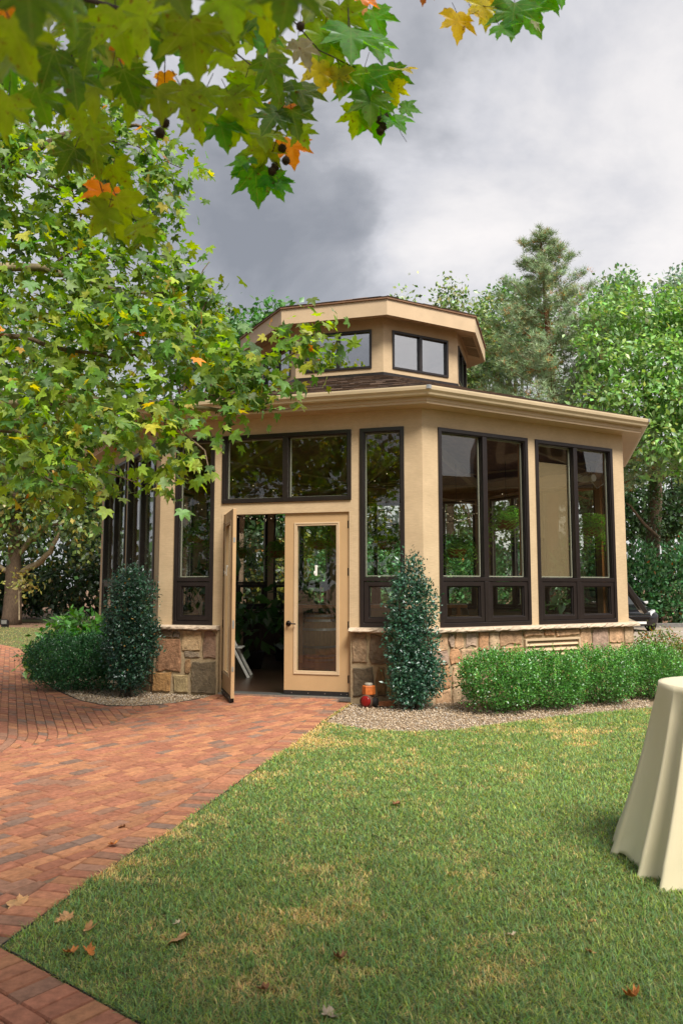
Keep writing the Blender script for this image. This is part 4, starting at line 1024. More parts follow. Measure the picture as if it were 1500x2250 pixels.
LV = [(60, -40, 190, .62, 8, 'd'), (165, -30, 170, .8, -12, 'd'), (20, 40, 190, .85, 20, 'yg'), (40, 130, 150, 1.0, -28, 'yg'), (640, -40, 150, .75, -10, 'd'), (420, 40, 190, 1.15, 6, 'yg'), (325, 0, 170, 1.15, -14, 'yg'),
      (255, 20, 165, 1.2, 12, 'yg'), (205, 60, 150, 1.3, -18, 'd'), (500, -30, 170, 1.1, 10, 'yg'), (380, -30, 140, 1.0, 25, 'd'), (120, 110, 130, 1.3, -22, 'd'), (160, 150, 140, 1.45, 10, 'd'), (215, 175, 130, 1.5, -8, 'yg'),
      (270, 150, 120, 1.5, 18, 'd'), (300, 190, 120, 1.6, -20, 'yg'), (345, 190, 120, 1.6, 8, 'yg'), (395, 185, 130, 1.7, 22, 'yg'), (455, 190, 120, 1.8, -12, 'yg'), (80, 190, 120, 1.4, 15, 'd'), (20, 210, 130, 1.3, -10, 'yg'),
      (110, 205, 120, 1.6, -12, 'd'), (165, 215, 115, 1.6, 14, 'yg'), (500, 200, 110, 1.9, 25, 'yg'), (540, 170, 105, 1.9, -15, 'yg'), (430, 235, 90, 1.9, 5, 'yg'), (480, 255, 90, 2.0, 15, 'g'), (525, 255, 85, 2.0, -25, 'yg'),
      (205, 300, 105, 1.9, 4, 'yg'), (165, 325, 85, 1.9, -30, 'd'), (250, 360, 75, 1.95, 35, 'yg'), (228, 405, 75, 2.0, -6, 'o'), (255, 430, 120, 1.95, 10, 'yg'), (240, 455, 85, 1.95, -38, 'yg'), (300, 490, 75, 1.95, 48, 'yg'), (320, 500, 60, 2.0, 8, 'd'), (195, 255, 90, 1.8, 12, 'yg'),
      (262, 95, 70, 1.6, 10, 'o'), (180, 60, 60, 1.7, -30, 'o'), (362, 160, 60, 1.9, 5, 'o'), (15, 0, 80, 1.5, 10, 'o'),
      (555, 60, 95, 2.2, -10, 'yg'), (590, 80, 90, 2.2, 20, 'yg'), (560, 140, 100, 2.2, -5, 'yg'), (545, 215, 90, 2.2, 12, 'yg'), (580, 285, 85, 2.3, 8, 'yg'), (585, 312, 90, 2.35, -18, 'yg'), (545, 345, 70, 2.35, -40, 'g'), (560, 370, 95, 2.35, 6, 'g'), (592, 385, 70, 2.35, 32, 'g'), (612, 400, 45, 2.35, 60, 'g'),
      (625, 180, 95, 2.2, -18, 'd'), (655, 185, 90, 2.2, 22, 'd'), (612, 245, 85, 2.2, -30, 'd'), (640, 240, 85, 2.2, 12, 'd'), (625, 225, 80, 2.3, 4, 'o'), (640, 305, 80, 2.4, 4, 'o'), (655, 280, 60, 2.3, 25, 'yg'), (600, 170, 60, 2.3, -25, 'e'), (655, 90, 75, 2.2, 30, 'e'),
      (700, -10, 100, 2.4, -20, 'yg'), (745, 10, 110, 2.4, 5, 'yg'), (790, -15, 70, 2.5, 10, 'o'), (815, 20, 85, 2.5, 25, 'g'), (715, 55, 105, 2.4, -12, 'yg'), (770, 60, 120, 2.4, 2, 'g'), (805, 75, 95, 2.45, 28, 'g'), (740, 90, 90, 2.4, -30, 'yg'), (825, 95, 60, 2.5, 50, 'g'),
      (700, 135, 85, 2.4, 8, 'y'), (745, 150, 70, 2.4, -5, 'y'), (770, 145, 90, 2.4, -22, 'yg'), (800, 150, 120, 2.4, -6, 'g'), (845, 150, 90, 2.45, 24, 'g'), (870, 150, 60, 2.45, 55, 'y'), (862, 180, 60, 2.45, 10, 'y'), (790, 235, 75, 2.45, -18, 'yg'), (825, 235, 85, 2.45, 6, 'g'), (860, 255, 65, 2.45, 35, 'g'), (880, 235, 55, 2.5, 80, 'g'), (815, 205, 90, 2.4, -2, 'd')]
rr = np.random.default_rng(5)
for i in range(52):     # fill behind the big leaves at the top left
    LV.append((rr.uniform(-20, 600), rr.uniform(-60, 150), rr.uniform(85, 130), rr.uniform(1.5, 2.1), rr.normal()*25, rr.choice(['yg', 'yg', 'd', 'yg', 'g'])))
TW = [([(-80, -60, 1.2), (100, -20, 1.3), (300, 30, 1.5), (440, 60, 1.7), (560, 150, 2.1)], .007, .002), ([(150, -80, 1.5), (155, 60, 1.6), (160, 180, 1.8), (195, 300, 1.9), (225, 420, 1.95), (250, 440, 1.95)], .003, .0012),
      ([(590, -60, 2.2), (610, 40, 2.25), (620, 110, 2.3), (622, 180, 2.3), (625, 260, 2.35), (600, 330, 2.35), (570, 370, 2.35)], .003, .001), ([(760, -60, 2.4), (765, 40, 2.4), (770, 80, 2.4)], .003, .002),
      ([(640, 40, 2.3), (700, 110, 2.35), (760, 140, 2.4), (830, 170, 2.4), (850, 220, 2.45), (872, 270, 2.45), (893, 312, 2.45)], .0026, .0008), ([(360, 60, 1.7), (362, 180, 1.9), (362, 265, 2.0)], .0016, .0007)]
branch('overhanging_branch', 'leafy plane branch hanging close overhead at the upper left, with seed balls', at(-80, -60, 1.2), TW, LV,
       [(352, 292, 1.95), (362, 270, 2.0), (245, 172, 1.6), (605, 366, 2.35), (628, 353, 2.4), (620, 326, 2.35), (598, 376, 2.35), (660, 58, 2.3), (835, 288, 2.45), (850, 258, 2.45), (834, 264, 2.45), (844, 230, 2.45), (842, 278, 2.45)], 11)
LV2 = [(1003, 28, 78, 2.4, 4, 'y'), (1060, -5, 85, 2.4, 8, 'y'), (1085, -20, 80, 2.4, -25, 'y'), (1130, 5, 105, 2.4, -8, 'g'), (1150, 10, 100, 2.45, 22, 'g'), (1195, -20, 70, 2.45, 40, 'g'), (1225, -30, 60, 2.45, 10, 'g'), (1165, 40, 45, 2.4, 55, 'e'), (1095, 55, 60, 2.4, 38, 'g'), (1035, 20, 45, 2.4, 60, 'y'), (930, -30, 45, 2.4, 0, 'b')]
branch('overhanging_branch', 'small yellow and green plane sprig at the top right, against the clouds', at(1030, -60, 2.4), [([(985, -60, 2.4), (1030, 5, 2.4), (1065, 14, 2.4), (1120, 22, 2.4)], .0022, .0008), ([(1240, -60, 2.45), (1200, -25, 2.45), (1150, 8, 2.42)], .0025, .001)], LV2, [], 12)

# ---- shrubs by the pavilion
def shrub(name, label, base, blobs, n, size, col, m, tpl=OVAL, stems=8, cat='shrub', group=None, shoots=0, sr=.008, **k):
    t = thing(name, base, label, cat, group); b = MB(); B = Vector(base)
    for i in range(stems):
        c = Vector(random.choice(blobs)[0]); limb(b, [B+Vector((random.gauss(0, .05), random.gauss(0, .05), -.05)), B.lerp(c, .5)+Vector(rng.normal(size=3)*.05), c+Vector(rng.normal(size=3)*.08)], sr, sr*.4, 5, .02)
    b.build('stem', M['twig'], t, kind='stuff'); crown('foliage', t, blobs, n, size, col, m, tpl, **k)
    if shoots:                                     # upright new shoots
        P, d, kk = blobs_points(blobs, shoots, 1.0, 1, .01); up = d[:, 2] > -.15; P, d = P[up], d[up]; pp, DD, NN, cc = [], [], [], []
        for q, e in zip(P, d):
            ax = unit(e*.5+np.array([0, 0, 1])+rng.normal(size=3)*.2)
            for j in range(10):
                a = j*2.4; s_ = unit(np.cross(ax, [1, .2, .1])); s2 = np.cross(ax, s_)
                pp.append(q+ax*(j*.012-.02)); DD.append(ax*.7+(s_*math.cos(a)+s2*math.sin(a))*.75); NN.append(ax)
        nn = len(pp); leaves('shoots', np.array(pp), np.array(DD), np.array(NN), size*.95*(1+.2*rng.normal(size=nn)).clip(.5, 1.5), tpl, jit(np.array(col)*np.array([1.55, 1.4, 1.1]), nn), M[m], t, 'stuff')
    return t
def box_blobs(c, r, h): return [((c[0], c[1], h*.52), (r, r, h*.5)), ((c[0]-r*.35, c[1]-r*.2, h*.62), (r*.6, r*.6, h*.38)), ((c[0]+r*.35, c[1]-r*.1, h*.60), (r*.62, r*.6, h*.40)), ((c[0], c[1], h*.25), (r*.92, r*.92, h*.25))]
BG, BD = (.065, .19, .034), (.026, .10, .032)
for (x, y, r, h, lab) in [(1.88, 9.42, .50, .69, 'rounded green boxwood at the left end of the low row under the vent'), (2.52, 9.72, .52, .66, 'green boxwood in the middle of the row, just below the wall vent'),
                          (3.28, 10.12, .52, .66, 'green boxwood right of the vent, behind the draped table'), (4.12, 10.6, .52, .66, 'green boxwood at the right end of the low row, by the pavilion corner')]:
    shrub('boxwood', lab, (x, y, -.02), box_blobs((x, y), r, h), 15000, .026, BG, 'glossy', DIAM, group='boxwoods in front of the stone base', shoots=420, shell=.75, cl=9, cr=.035, up=.6, droop=-.3, mixcols=[((.20, .17, .05), .03)])
shrub('boxwood', 'dark rounded boxwood beside the brick path, left of the door', (-3.85, 11.4, -.02), box_blobs((-3.85, 11.4), .72, .78)+[((-3.3, 11.1, .3), (.35, .35, .3))], 24000, .028, BD, 'glossy', DIAM, shoots=500, shell=.75, cl=9, cr=.04, up=.6, droop=-.3)
shrub('corner_shrub', 'small reddish-tipped shrub at the right corner of the stone base', (4.95, 12.2, -.02), [((4.95, 12.2, .42), (.42, .4, .38)), ((5.15, 12.0, .3), (.4, .4, .28))], 6000, .04, (.09, .15, .03), 'leaf', DIAM, shell=.6, cl=8, cr=.06, mixcols=[((.35, .12, .03), .12), ((.2, .2, .05), .2)])
HB = (.026, .072, .042)
hl = [((-2.88, 10.62, .62), (.30, .28, .55)), ((-2.95, 10.62, 1.2), (.24, .24, .50)), ((-2.72, 10.62, 1.15), (.20, .22, .48)), ((-2.84, 10.6, 1.45), (.17, .18, .30)), ((-3.0, 10.6, .85), (.22, .2, .4)), ((-2.7, 10.58, .75), (.22, .2, .4)), ((-2.85, 10.6, .35), (.26, .24, .28))]
shrub('upright_holly', 'tall dark column-shaped holly left of the doors, touching the boxwood', (-2.86, 10.62, -.02), hl, 17000, .040, HB, 'glossy', OVAL, group='upright hollies flanking the doors', stems=10, sr=.014, shell=.55, cl=9, cr=.05, up=.5, droop=-.2, mixcols=[((.30, .16, .04), .008)])
hr = [((.86, 9.56, 1.55), (.13, .14, .33)), ((.80, 9.56, 1.2), (.22, .2, .42)), ((1.0, 9.58, 1.22), (.15, .17, .35)), ((.74, 9.56, .85), (.20, .2, .35)), ((.99, 9.58, .8), (.17, .18, .38)), ((.84, 9.54, .5), (.26, .22, .30)), ((1.04, 9.56, .38), (.22, .2, .24)), ((.80, 9.54, .28), (.22, .2, .24)), ((.94, 9.56, .24), (.2, .2, .2))]
shrub('upright_holly', 'tall open-branched holly right of the doors, at the pavilion corner', (.89, 9.58, -.02), hr, 16000, .040, (.034, .092, .054), 'glossy', OVAL, group='upright hollies flanking the doors', stems=12, sr=.014, shell=.55, cl=9, cr=.045, up=.5, droop=-.2)
hy = [bl(190, 1375, 13.4, 34, 30, .4), bl(160, 1390, 13.2, 40, 28, .4), bl(205, 1410, 12.9, 30, 40, .35), bl(125, 1408, 13.0, 36, 24, .35), bl(100, 1440, 12.8, 34, 22, .35), bl(160, 1430, 12.7, 45, 30, .35)]
shrub('hydrangea', 'bright green big-leaved bush behind the round boxwood on the left', (-4.4, 12.9, -.02), hy, 1300, .13, (.058, .185, .022), 'leaf', OVAL, stems=12, shell=.85, cl=5, cr=.08, up=.9, droop=.25)
shrub('hydrangea', 'low pale-green leafy shrub at the outer edge of the left bed', (-4.9, 12.4, -.02), [bl(85, 1465, 12.4, 26, 22, .25)], 200, .10, (.11, .20, .04), 'leaf', OVAL, stems=5, shell=.85, cl=5, cr=.08, up=.9)
# ornamental grass tuft beside the far lawn
og = thing('ornamental_grass', (-8.7, 24.6, -.03), 'grey-green tuft of ornamental grass at the edge of the far lawn', 'grass tuft'); pp = []; n = 700
a = rng.random(n)*2*PI; ln = .5+.5*rng.random(n); e = .25+.6*rng.random(n)
base = np.array([-8.7, 24.6, -.05])+np.stack([np.cos(a), np.sin(a), 0*a], 1)*.12*rng.random((n, 1)); out_ = np.stack([np.cos(a)*np.sin(e), np.sin(a)*np.sin(e), np.cos(e)], 1)
side = np.stack([-np.sin(a), np.cos(a), 0*a], 1)*.012; mid = base+out_*ln[:, None]*.6; tip = mid+(out_+np.stack([np.cos(a), np.sin(a), -1.0+0*a], 1)*.5)*ln[:, None]*.4
tmesh('blades', np.stack([base-side, base+side, mid-side, mid+side, tip], 1).reshape(-1, 3), (np.array([(0, 1, 3), (0, 3, 2), (2, 3, 4)])[None]+(np.arange(n)*5)[:, None, None]).reshape(-1, 3), np.repeat(jit((.10, .15, .08), n), 5, 0), [M['grass']], og, kind='stuff')

# ---- far left: a plane tree with bare lower limbs, a sapling, woodland
ft = thing('plane_tree', (-13.6, 32.2, 0), 'thick-trunked plane tree with bare lower limbs beyond the far lawn', 'tree')
b = MB(); limb(b, [Vector((-13.6, 32.2, -.1)), at(28, 1330, 32.2), at(30, 1262, 32.2), at(32, 1215, 32.2), at(36, 1160, 32.2), at(30, 1050, 32.2), at(40, 900, 32)], .42, .16, 12, .02); b.build('trunk', M['bark'], ft, smooth=True)
for q, r in (([(38, 1268, 32.2), (62, 1248, 32), (90, 1234, 31.8), (112, 1212, 31.6), (124, 1185, 31.5), (128, 1160, 31.5)], .15), ([(36, 1222, 32.2), (60, 1195, 32.2), (72, 1180, 32.2), (100, 1162, 32.2), (135, 1148, 32.2)], .14), ([(24, 1258, 32.2), (0, 1245, 32), (-60, 1235, 32)], .13), ([(70, 1240, 31.9), (95, 1228, 31.9)], .05), ([(36, 1110, 32.2), (90, 1060, 32), (160, 1000, 32)], .12)):
    b = MB(); limb(b, [at(*p) for p in q], r, r*.5, 8, .03); b.build('limb', M['barkpale'], ft, smooth=True)
FB = [bl(*q) for q in [(60, 1130, 31, 80, 45, 2), (150, 1120, 31.5, 70, 50, 2), (20, 1190, 31, 35, 22, 1.2), (150, 1225, 31.5, 35, 16, .8), (60, 1020, 32, 130, 90, 2.5), (-60, 1100, 31.5, 90, 80, 2.5), (180, 1020, 32, 80, 70, 2.2), (40, 880, 32.5, 150, 100, 3), (60, 760, 33, 120, 80, 2.6), (200, 1160, 32.5, 50, 50, 1.6)]]
crown('foliage', ft, FB, 11000, .24, (.115, .165, .04), 'leaf', DIAM, .5, 12, .3, .4, .6, [((.28, .23, .05), .12), ((.06, .12, .03), .3)])
sp = thing('sapling', at(43, 1362, 31.5), 'thin staked sapling with yellowing leaves beside the thick trunk', 'sapling'); b = MB(); q0 = at(43, 1362, 31.0); b.tube([q0, at(42, 1285, 31.0)], [.03, .018], 6); limb(b, [at(42, 1305, 31), at(52, 1292, 31), at(60, 1278, 31)], .015, .008, 5); b.build('trunk', M['barkpale'], sp)
crown('foliage', sp, [bl(55, 1280, 31, 18, 9, .35)], 120, .2, (.26, .25, .06), 'leaf', DIAM)
sl_ = thing('ground_spotlight', (-13.35, 29.6, -.03), 'small black box spotlight at the foot of the thick-trunked tree', 'spotlight'); b = MB(); p = at(12, 1372, 29.8); Fq = Fw((p.x, p.y, -.06), (1, 0, 0), (0, -1, 0)); b.box(Fq, -.12, .12, -.08, .08, 0, .26); b.box(Fq, -.14, .14, .08, .11, .1, .30); b.build('housing', M['black'], sl_, bevel=.01); b = MB(); b.box(Fq, -.1, .1, .112, .116, .13, .27); b.build('lens', M['steel'], sl_)
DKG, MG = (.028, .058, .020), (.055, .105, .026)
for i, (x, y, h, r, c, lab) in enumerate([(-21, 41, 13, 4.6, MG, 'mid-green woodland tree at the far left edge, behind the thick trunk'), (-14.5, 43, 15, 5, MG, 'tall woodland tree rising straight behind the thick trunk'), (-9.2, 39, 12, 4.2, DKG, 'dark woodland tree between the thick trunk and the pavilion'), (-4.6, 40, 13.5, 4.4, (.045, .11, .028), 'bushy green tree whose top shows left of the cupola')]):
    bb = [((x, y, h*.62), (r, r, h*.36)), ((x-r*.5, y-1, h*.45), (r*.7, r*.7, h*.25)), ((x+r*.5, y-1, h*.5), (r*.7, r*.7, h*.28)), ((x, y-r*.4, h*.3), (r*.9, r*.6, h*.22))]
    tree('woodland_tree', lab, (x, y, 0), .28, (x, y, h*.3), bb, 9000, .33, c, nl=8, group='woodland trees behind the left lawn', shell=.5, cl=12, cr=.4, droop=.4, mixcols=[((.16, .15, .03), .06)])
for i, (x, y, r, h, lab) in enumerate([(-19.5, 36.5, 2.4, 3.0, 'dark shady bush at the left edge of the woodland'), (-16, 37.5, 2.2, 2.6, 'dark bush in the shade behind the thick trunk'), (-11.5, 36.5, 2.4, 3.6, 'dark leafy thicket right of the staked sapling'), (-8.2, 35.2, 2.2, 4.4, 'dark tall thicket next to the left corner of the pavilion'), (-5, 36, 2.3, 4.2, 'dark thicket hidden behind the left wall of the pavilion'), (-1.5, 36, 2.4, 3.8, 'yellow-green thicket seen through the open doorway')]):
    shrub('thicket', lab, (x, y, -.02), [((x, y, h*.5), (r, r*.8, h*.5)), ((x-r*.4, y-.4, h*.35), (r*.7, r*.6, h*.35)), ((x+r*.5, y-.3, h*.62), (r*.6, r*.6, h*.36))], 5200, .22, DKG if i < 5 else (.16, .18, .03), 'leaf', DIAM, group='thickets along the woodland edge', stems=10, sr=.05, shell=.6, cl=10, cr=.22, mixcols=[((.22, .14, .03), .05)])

# ---- behind the pavilion and to its right
tree('leafy_tree', 'bright green tree just left of the cupola, behind the roof', (-4.0, 29.5, 0), .22, (-3.9, 29.5, 3.5), [bl(560, 760, 29, 75, 75, 1.8), bl(610, 720, 29.5, 60, 50, 1.6), bl(500, 790, 29, 60, 80, 1.6), bl(560, 900, 29, 110, 90, 2)], 7000, .24, (.05, .15, .03), shell=.55, cl=10, cr=.25, droop=.5)
for x, y, h, lab in ((1.5, 39, 9, 'green tree seen only through the back windows of the pavilion'), (7, 41, 10, 'green tree behind the evergreen row, glimpsed through the right-hand windows')):
    tree('background_tree', lab, (x, y, 0), .25, (x, y, 3), [((x, y, 5.5), (4.2, 3, 3.6)), ((x-2, y, 3.4), (3, 2, 2.6)), ((x+2, y, 3.2), (3, 2, 2.6))], 7000, .26, (.07, .13, .035), shell=.5, cl=10, cr=.3, mixcols=[((.25, .2, .04), .1)])
tree('loose_tree', 'slender pale tree of loose twigs at the far left of the cupola', (-6.6, 33, 0), .18, (-6.6, 33, 5), [bl(400, 760, 33, 70, 90, 1.8), bl(480, 700, 33, 35, 50, 1), bl(430, 700, 33, 30, 40, .8)], 2600, .2, (.10, .15, .06), shell=.3, cl=8, cr=.22)
for px, top, w, lab in ((885, 640, 55, 'slim pale-green poplar peeking over the cupola roof'), (990, 612, 75, 'broader pale-green poplar right of the cupola roof'), (1060, 650, 55, 'pale-green poplar between the cupola and the big pine')):
    Y = 34; x = (px-750)/FPX*Y
    tree('poplar', lab, (x, Y, 0), .2, (x, Y, 5), [bl(px, top+50, Y, w*.45, 55, .9), bl(px-w*.3, top+120, Y, w*.6, 70, 1.2), bl(px+w*.35, top+110, Y, w*.55, 60, 1.1), bl(px, top+220, Y, w, 110, 1.6)], 5200, .18, (.22, .30, .10), group='poplars behind the cupola', shell=.4, cl=9, cr=.24, mixcols=[((.05, .10, .03), .3)])
# the pine
pine = thing('pine_tree', (7.9, 30.5, 0), 'tall blue-green pine with reddish trunk, the highest tree in the picture', 'tree'); b = MB()
px0 = lambda py: at(1185+(py-500)*.075, py, 30.5)
limb(b, [Vector((8.1, 30.5, -.1)), at(1215, 1000, 30.5), px0(850), px0(760), px0(700), px0(600), px0(525)], .30, .02, 10, .015); pts_, dirs = [], []
for i in range(150):
    t = (i+.5)/150; py = 520+t*560; o = px0(py); a = i*2.399+random.uniform(-.4, .4); R = (.25+4.9*t**.8)*random.uniform(.5, 1.05)
    dv = Vector((math.cos(a), math.sin(a), random.uniform(.2, .75)*(1.15-t*.75))); e = o+dv*R; mdl = o+dv*R*.5+Vector((0, 0, -.12*R))
    limb(b, [o, mdl, e], .012+.03*t, .008, 5, .03)
    for j in range(int(24+R*46)):
        s_ = random.uniform(.12, 1.0)**.5; q = o.lerp(mdl, s_*2) if s_ < .5 else mdl.lerp(e, s_*2-1); w = (.08+.22*R*.35)*(1.2-.6*s_)
        pts_.append(q+Vector((random.gauss(0, w), random.gauss(0, w), random.gauss(.04, w*.55)))); dirs.append(dv.normalized()*.5+Vector((0, 0, .55)))
b.build('trunk', M['barkred'], pine, smooth=True)
tv, tt = [], []
for j in range(8):
    a = j*2*PI/8; el = .5+.5*(j % 2); dx, dy = math.cos(a)*math.cos(el), math.sin(a)*math.cos(el); i = len(tv)
    tv += [(-dy*.05, 0, dx*.05), (dy*.05, 0, -dx*.05), (dx, math.sin(el), dy)]; tt.append((i, i+1, i+2))
P = np.array(pts_); n = len(P); c = jit((.20, .28, .14), n, .25, .08); s = rng.random(n) < .09; c[s] = jit((.30, .19, .05), s.sum()); 
leaves('needles', P, np.array(dirs)+rng.normal(size=(n, 3))*.35, rand_unit(n), .23*(1+.2*rng.normal(size=n)).clip(.5, 1.5), (tv, tt), c, M['needle'], pine)
# the bright broadleaf tree on the right with an ivy-clad trunk
bt = thing('broadleaf_tree', (12.6, 31.6, 0), 'bright light-green broadleaf tree filling the right edge, with an ivy-clad trunk', 'tree'); b = MB()
limb(b, [Vector((12.6, 31.6, -.1)), at(1432, 1200, 31.6), at(1440, 1080, 31.6), at(1432, 980, 31.4), at(1420, 850, 31)], .34, .18, 10, .03)
for q, r in (([(1440, 1060, 31.5), (1500, 1000, 31), (1580, 900, 30)], .14), ([(1436, 1000, 31.4), (1380, 900, 30.5), (1330, 800, 29.5), (1300, 730, 29)], .13), ([(1424, 880, 31), (1400, 760, 30.5), (1390, 680, 30)], .13), ([(1400, 760, 30.5), (1450, 690, 30), (1480, 660, 30)], .08), ([(1445, 1180, 31), (1390, 1120, 30.5), (1375, 1105, 30.3)], .07), ([(1430, 960, 31), (1480, 900, 30), (1500, 820, 29.5)], .08)): limb(b, [at(*p) for p in q], r, r*.4, 7, .04)
b.build('trunk', M['bark'], bt, smooth=True)
crown('ivy', bt, [bl(1436, 1130, 31.3, 14, 90, .38), bl(1436, 1010, 31.2, 12, 60, .36)], 1600, .12, (.04, .085, .02), 'glossy', OVAL, .9, 6, .1)
TB = [bl(*q) for q in [(1330, 700, 28, 55, 45, 1.1), (1400, 690, 28.5, 70, 50, 1.2), (1480, 700, 28.5, 60, 55, 1.3), (1300, 775, 27.5, 50, 40, 1), (1375, 790, 27.8, 60, 50, 1.2), (1455, 800, 27.5, 70, 60, 1.4), (1320, 870, 27, 60, 40, 1.1), (1400, 880, 27, 65, 50, 1.2), (1480, 880, 27, 60, 60, 1.3), (1440, 960, 26.5, 60, 45, 1.1), (1500, 970, 26.5, 50, 50, 1.1), (1470, 1040, 27, 40, 24, .8), (1560, 760, 28, 80, 120, 1.8), (1580, 950, 27, 80, 100, 1.6)]]
crown('foliage', bt, TB, 17000, .22, (.165, .29, .085), 'leaf', OVAL, .9, 26, .25, .35, 1.0, [((.13, .25, .06), .4), ((.27, .40, .11), .15)])
for px, py, Y, w, hh, c, lab in ((1350, 690, 42, 60, 90, (.07, .12, .05), 'grey-green rounded tree behind the pine, to its right'), (1500, 680, 44, 70, 90, (.09, .13, .085), 'pale grey-green willow-like tree at the far right edge'), (1130, 720, 40, 90, 100, (.05, .10, .03), 'mid-green tree hidden behind the lower half of the pine'), (1290, 960, 36, 130, 160, DKG, 'dark tree filling the gap between the pine and the eaves'), (1460, 1080, 36, 150, 110, (.02, .045, .014), 'dark shaded tree behind the ivy-clad trunk')):
    x = (px-750)/FPX*Y
    tree('background_tree', lab, (x, Y, 0), .25, (x, Y, 4), [bl(px, py, Y, w, hh, 2), bl(px-w*.4, py+hh*.5, Y, w*.7, hh*.6, 1.6), bl(px+w*.4, py+hh*.4, Y, w*.7, hh*.6, 1.6)], 7000, .24, tuple(1.9*q for q in c), group='background trees on the right', shell=.5, cl=10, cr=.3)
AV = (.085, .22, .085)
avl = ['dense conical evergreen behind the black car', 'dense rounded evergreen at the right edge, behind the kerb']
for i, x in enumerate(np.arange(-.4, 14.2, 1.52)):
    x = x+random.gauss(0, .08); h = 3.6+random.gauss(0, .22)+(.15 if x > 12.3 else 0); y = 30.7
    pxx = 750+FPX*x/y
    lab = 'clipped evergreen of the tall row behind the pavilion, seen only through its glass'
    if 1340 < pxx < 1410: lab = 'dense dark-green evergreen next to the pavilion corner, behind the black car'
    elif 1410 <= pxx < 1480: lab = 'dense evergreen with the tallest rounded top, right behind the parking kerb'
    elif pxx >= 1480: lab = 'dense evergreen at the right edge of the picture, behind the kerb'
    shrub('evergreen', lab, (x, y, -.02), [((x, y, h*.42), (.92, .8, h*.44)), ((x, y, h*.68), (.66, .6, h*.33)), ((x-.35, y-.3, h*.5), (.5, .4, h*.34)), ((x+.4, y-.2, h*.52), (.5, .4, h*.36))], 4300, .15, AV, 'glossy', DIAM, group='tall evergreen row behind the parking lot', stems=6, sr=.04, shell=.8, cl=8, cr=.13, up=.3, droop=-.5, mixcols=[((.35, .13, .03), .012), ((.09, .17, .05), .2)])
# trees on the photographer's side: they shade the near lawn and darken the glass
nb = [((2.2, -2.6, 7.2), (2.0, 1.4, 1.4)), ((1.7, -1.4, 7.4), (1.3, .9, .8)), ((1.0, -5.2, 8.2), (2.6, 2.2, 1.8))]
tt_ = thing('plane_tree', (1.0, -4.8, 0), 'plane tree beside the photographer, the one whose sprays hang into the top of the picture', 'tree'); b = MB(); limb(b, [(1.0, -4.8, -.1), (1.0, -4.8, 2), (1.2, -4.4, 5)], .3, .2, 10, .03); limbs_to(b, (1.2, -4.4, 4.6), nb, .25, 8); b.build('trunk', M['barkpale'], tt_, smooth=True)
crown('foliage', tt_, nb, 6000, .2, (.08, .13, .022), 'plane', PLANE, .45, 10, .3)
wb = []
for i in range(9):
    x = -34+i*7.2+random.uniform(-1, 1); y = -17+random.uniform(-2, 2)-abs(i-4)*.5; h = random.uniform(9, 13)
    if x > 8: continue
    wb += [((x, y, h*.55), (4.2, 3.6, h*.45)), ((x+2, y+1, h*.25), (3.4, 2.5, h*.25))]
for x, y, h in ((-24, 33, 11), (-29, 27, 12), (-31, 19, 11), (-21, 47, 12)): wb += [((x, y, h*.5), (4, 4, h*.5))]
crown('added_tree_line', None, wb, 16000, .5, (.04, .075, .02), 'leaf', DIAM, .6, 10, .5)  # tree mass added so that the panes reflect dark foliage


# ================================================================== objects inside the pavilion
def fern(base, r, label, n=46, top=3.4, bright=1.0, parent=None):
    x, y, z = base; t = thing('hanging_fern', base, label, 'hanging plant', 'hanging ferns inside the pavilion')
    b = MB(); b.lathe((x, y, z), [(.02, -.10), (.12, -.09), (.16, .02), (.165, .04), (.15, .04)], 14); pot = b.build('pot', M['wood'], t, smooth=True)
    b = MB()
    for k in range(3): a = k*2.1; b.tube([Vector((x+.15*math.cos(a), y+.15*math.sin(a), z+.04)), Vector((x, y, z+.5))], .004, 4)
    b.tube([Vector((x, y, z+.5)), Vector((x, y, top))], .004, 4); b.build('hanger', M['black'], t)
    PP, DD, NN, SS = [], [], [], []
    for i in range(n):
        a = i*2.399; rise = random.uniform(.0, .45)*r; R = r*random.uniform(.6, 1.05); drop = r*random.uniform(.5, 1.7); h = Vector((math.cos(a), math.sin(a), 0)); sd = Vector((-math.sin(a), math.cos(a), 0)); prev = None
        for j in range(16):
            s = (j+1)/16; q = Vector((x, y, z+.04))+h*R*(s**.85)+Vector((0, 0, rise*4*s*(1-s)*1.2+rise*s-(drop+rise)*s**2.2)); 
            d_ = (q-prev).normalized() if prev else h; prev = q; w = r*.21*math.sin(PI*min(1, s*.93+.07))**.8+.012
            for sg in (1, -1): PP.append(q); DD.append(sd*sg+d_*.6); NN.append(Vector((0, 0, 1))+h*.4); SS.append(w*.75)
    nn = len(PP); leaves('fronds', np.array(PP), np.array(DD), np.array(NN)+rng.normal(size=(nn, 3))*.2, np.array(SS), ([(0, -.13, 0), (.13, .3, 0), (0, 1, -.1), (-.13, .3, 0)], [(0, 1, 2), (0, 2, 3)]), jit(np.array((.17, .34, .06))*bright, nn), M['frond'], t)
FRN = [(at(1003, 1212, 12.2), .46, 'dark hanging fern in the left half of the right-hand windows', 1), (at(1112, 1150, 11.9), .50, 'large bright hanging fern with long drooping fronds in the second tall pane', 1.5),
       (at(1300, 1165, 12.5), .48, 'bright hanging fern in the last tall pane beside the right corner post', 1.5), (at(850, 1195, 12.6), .5, 'dark hanging fern behind the narrow window right of the doors', 1),
       (at(700, 1195, 13.2), .48, 'hanging fern seen through the glass of the closed door', 1), (at(610, 1215, 15.5), .45, 'hanging fern at the right of the open doorway', .8), (at(525, 1215, 15.0), .45, 'hanging fern at the left of the open doorway, beside the open leaf', .8),
       (at(430, 1180, 12.8), .5, 'hanging fern behind the narrow window left of the doors', .9)]
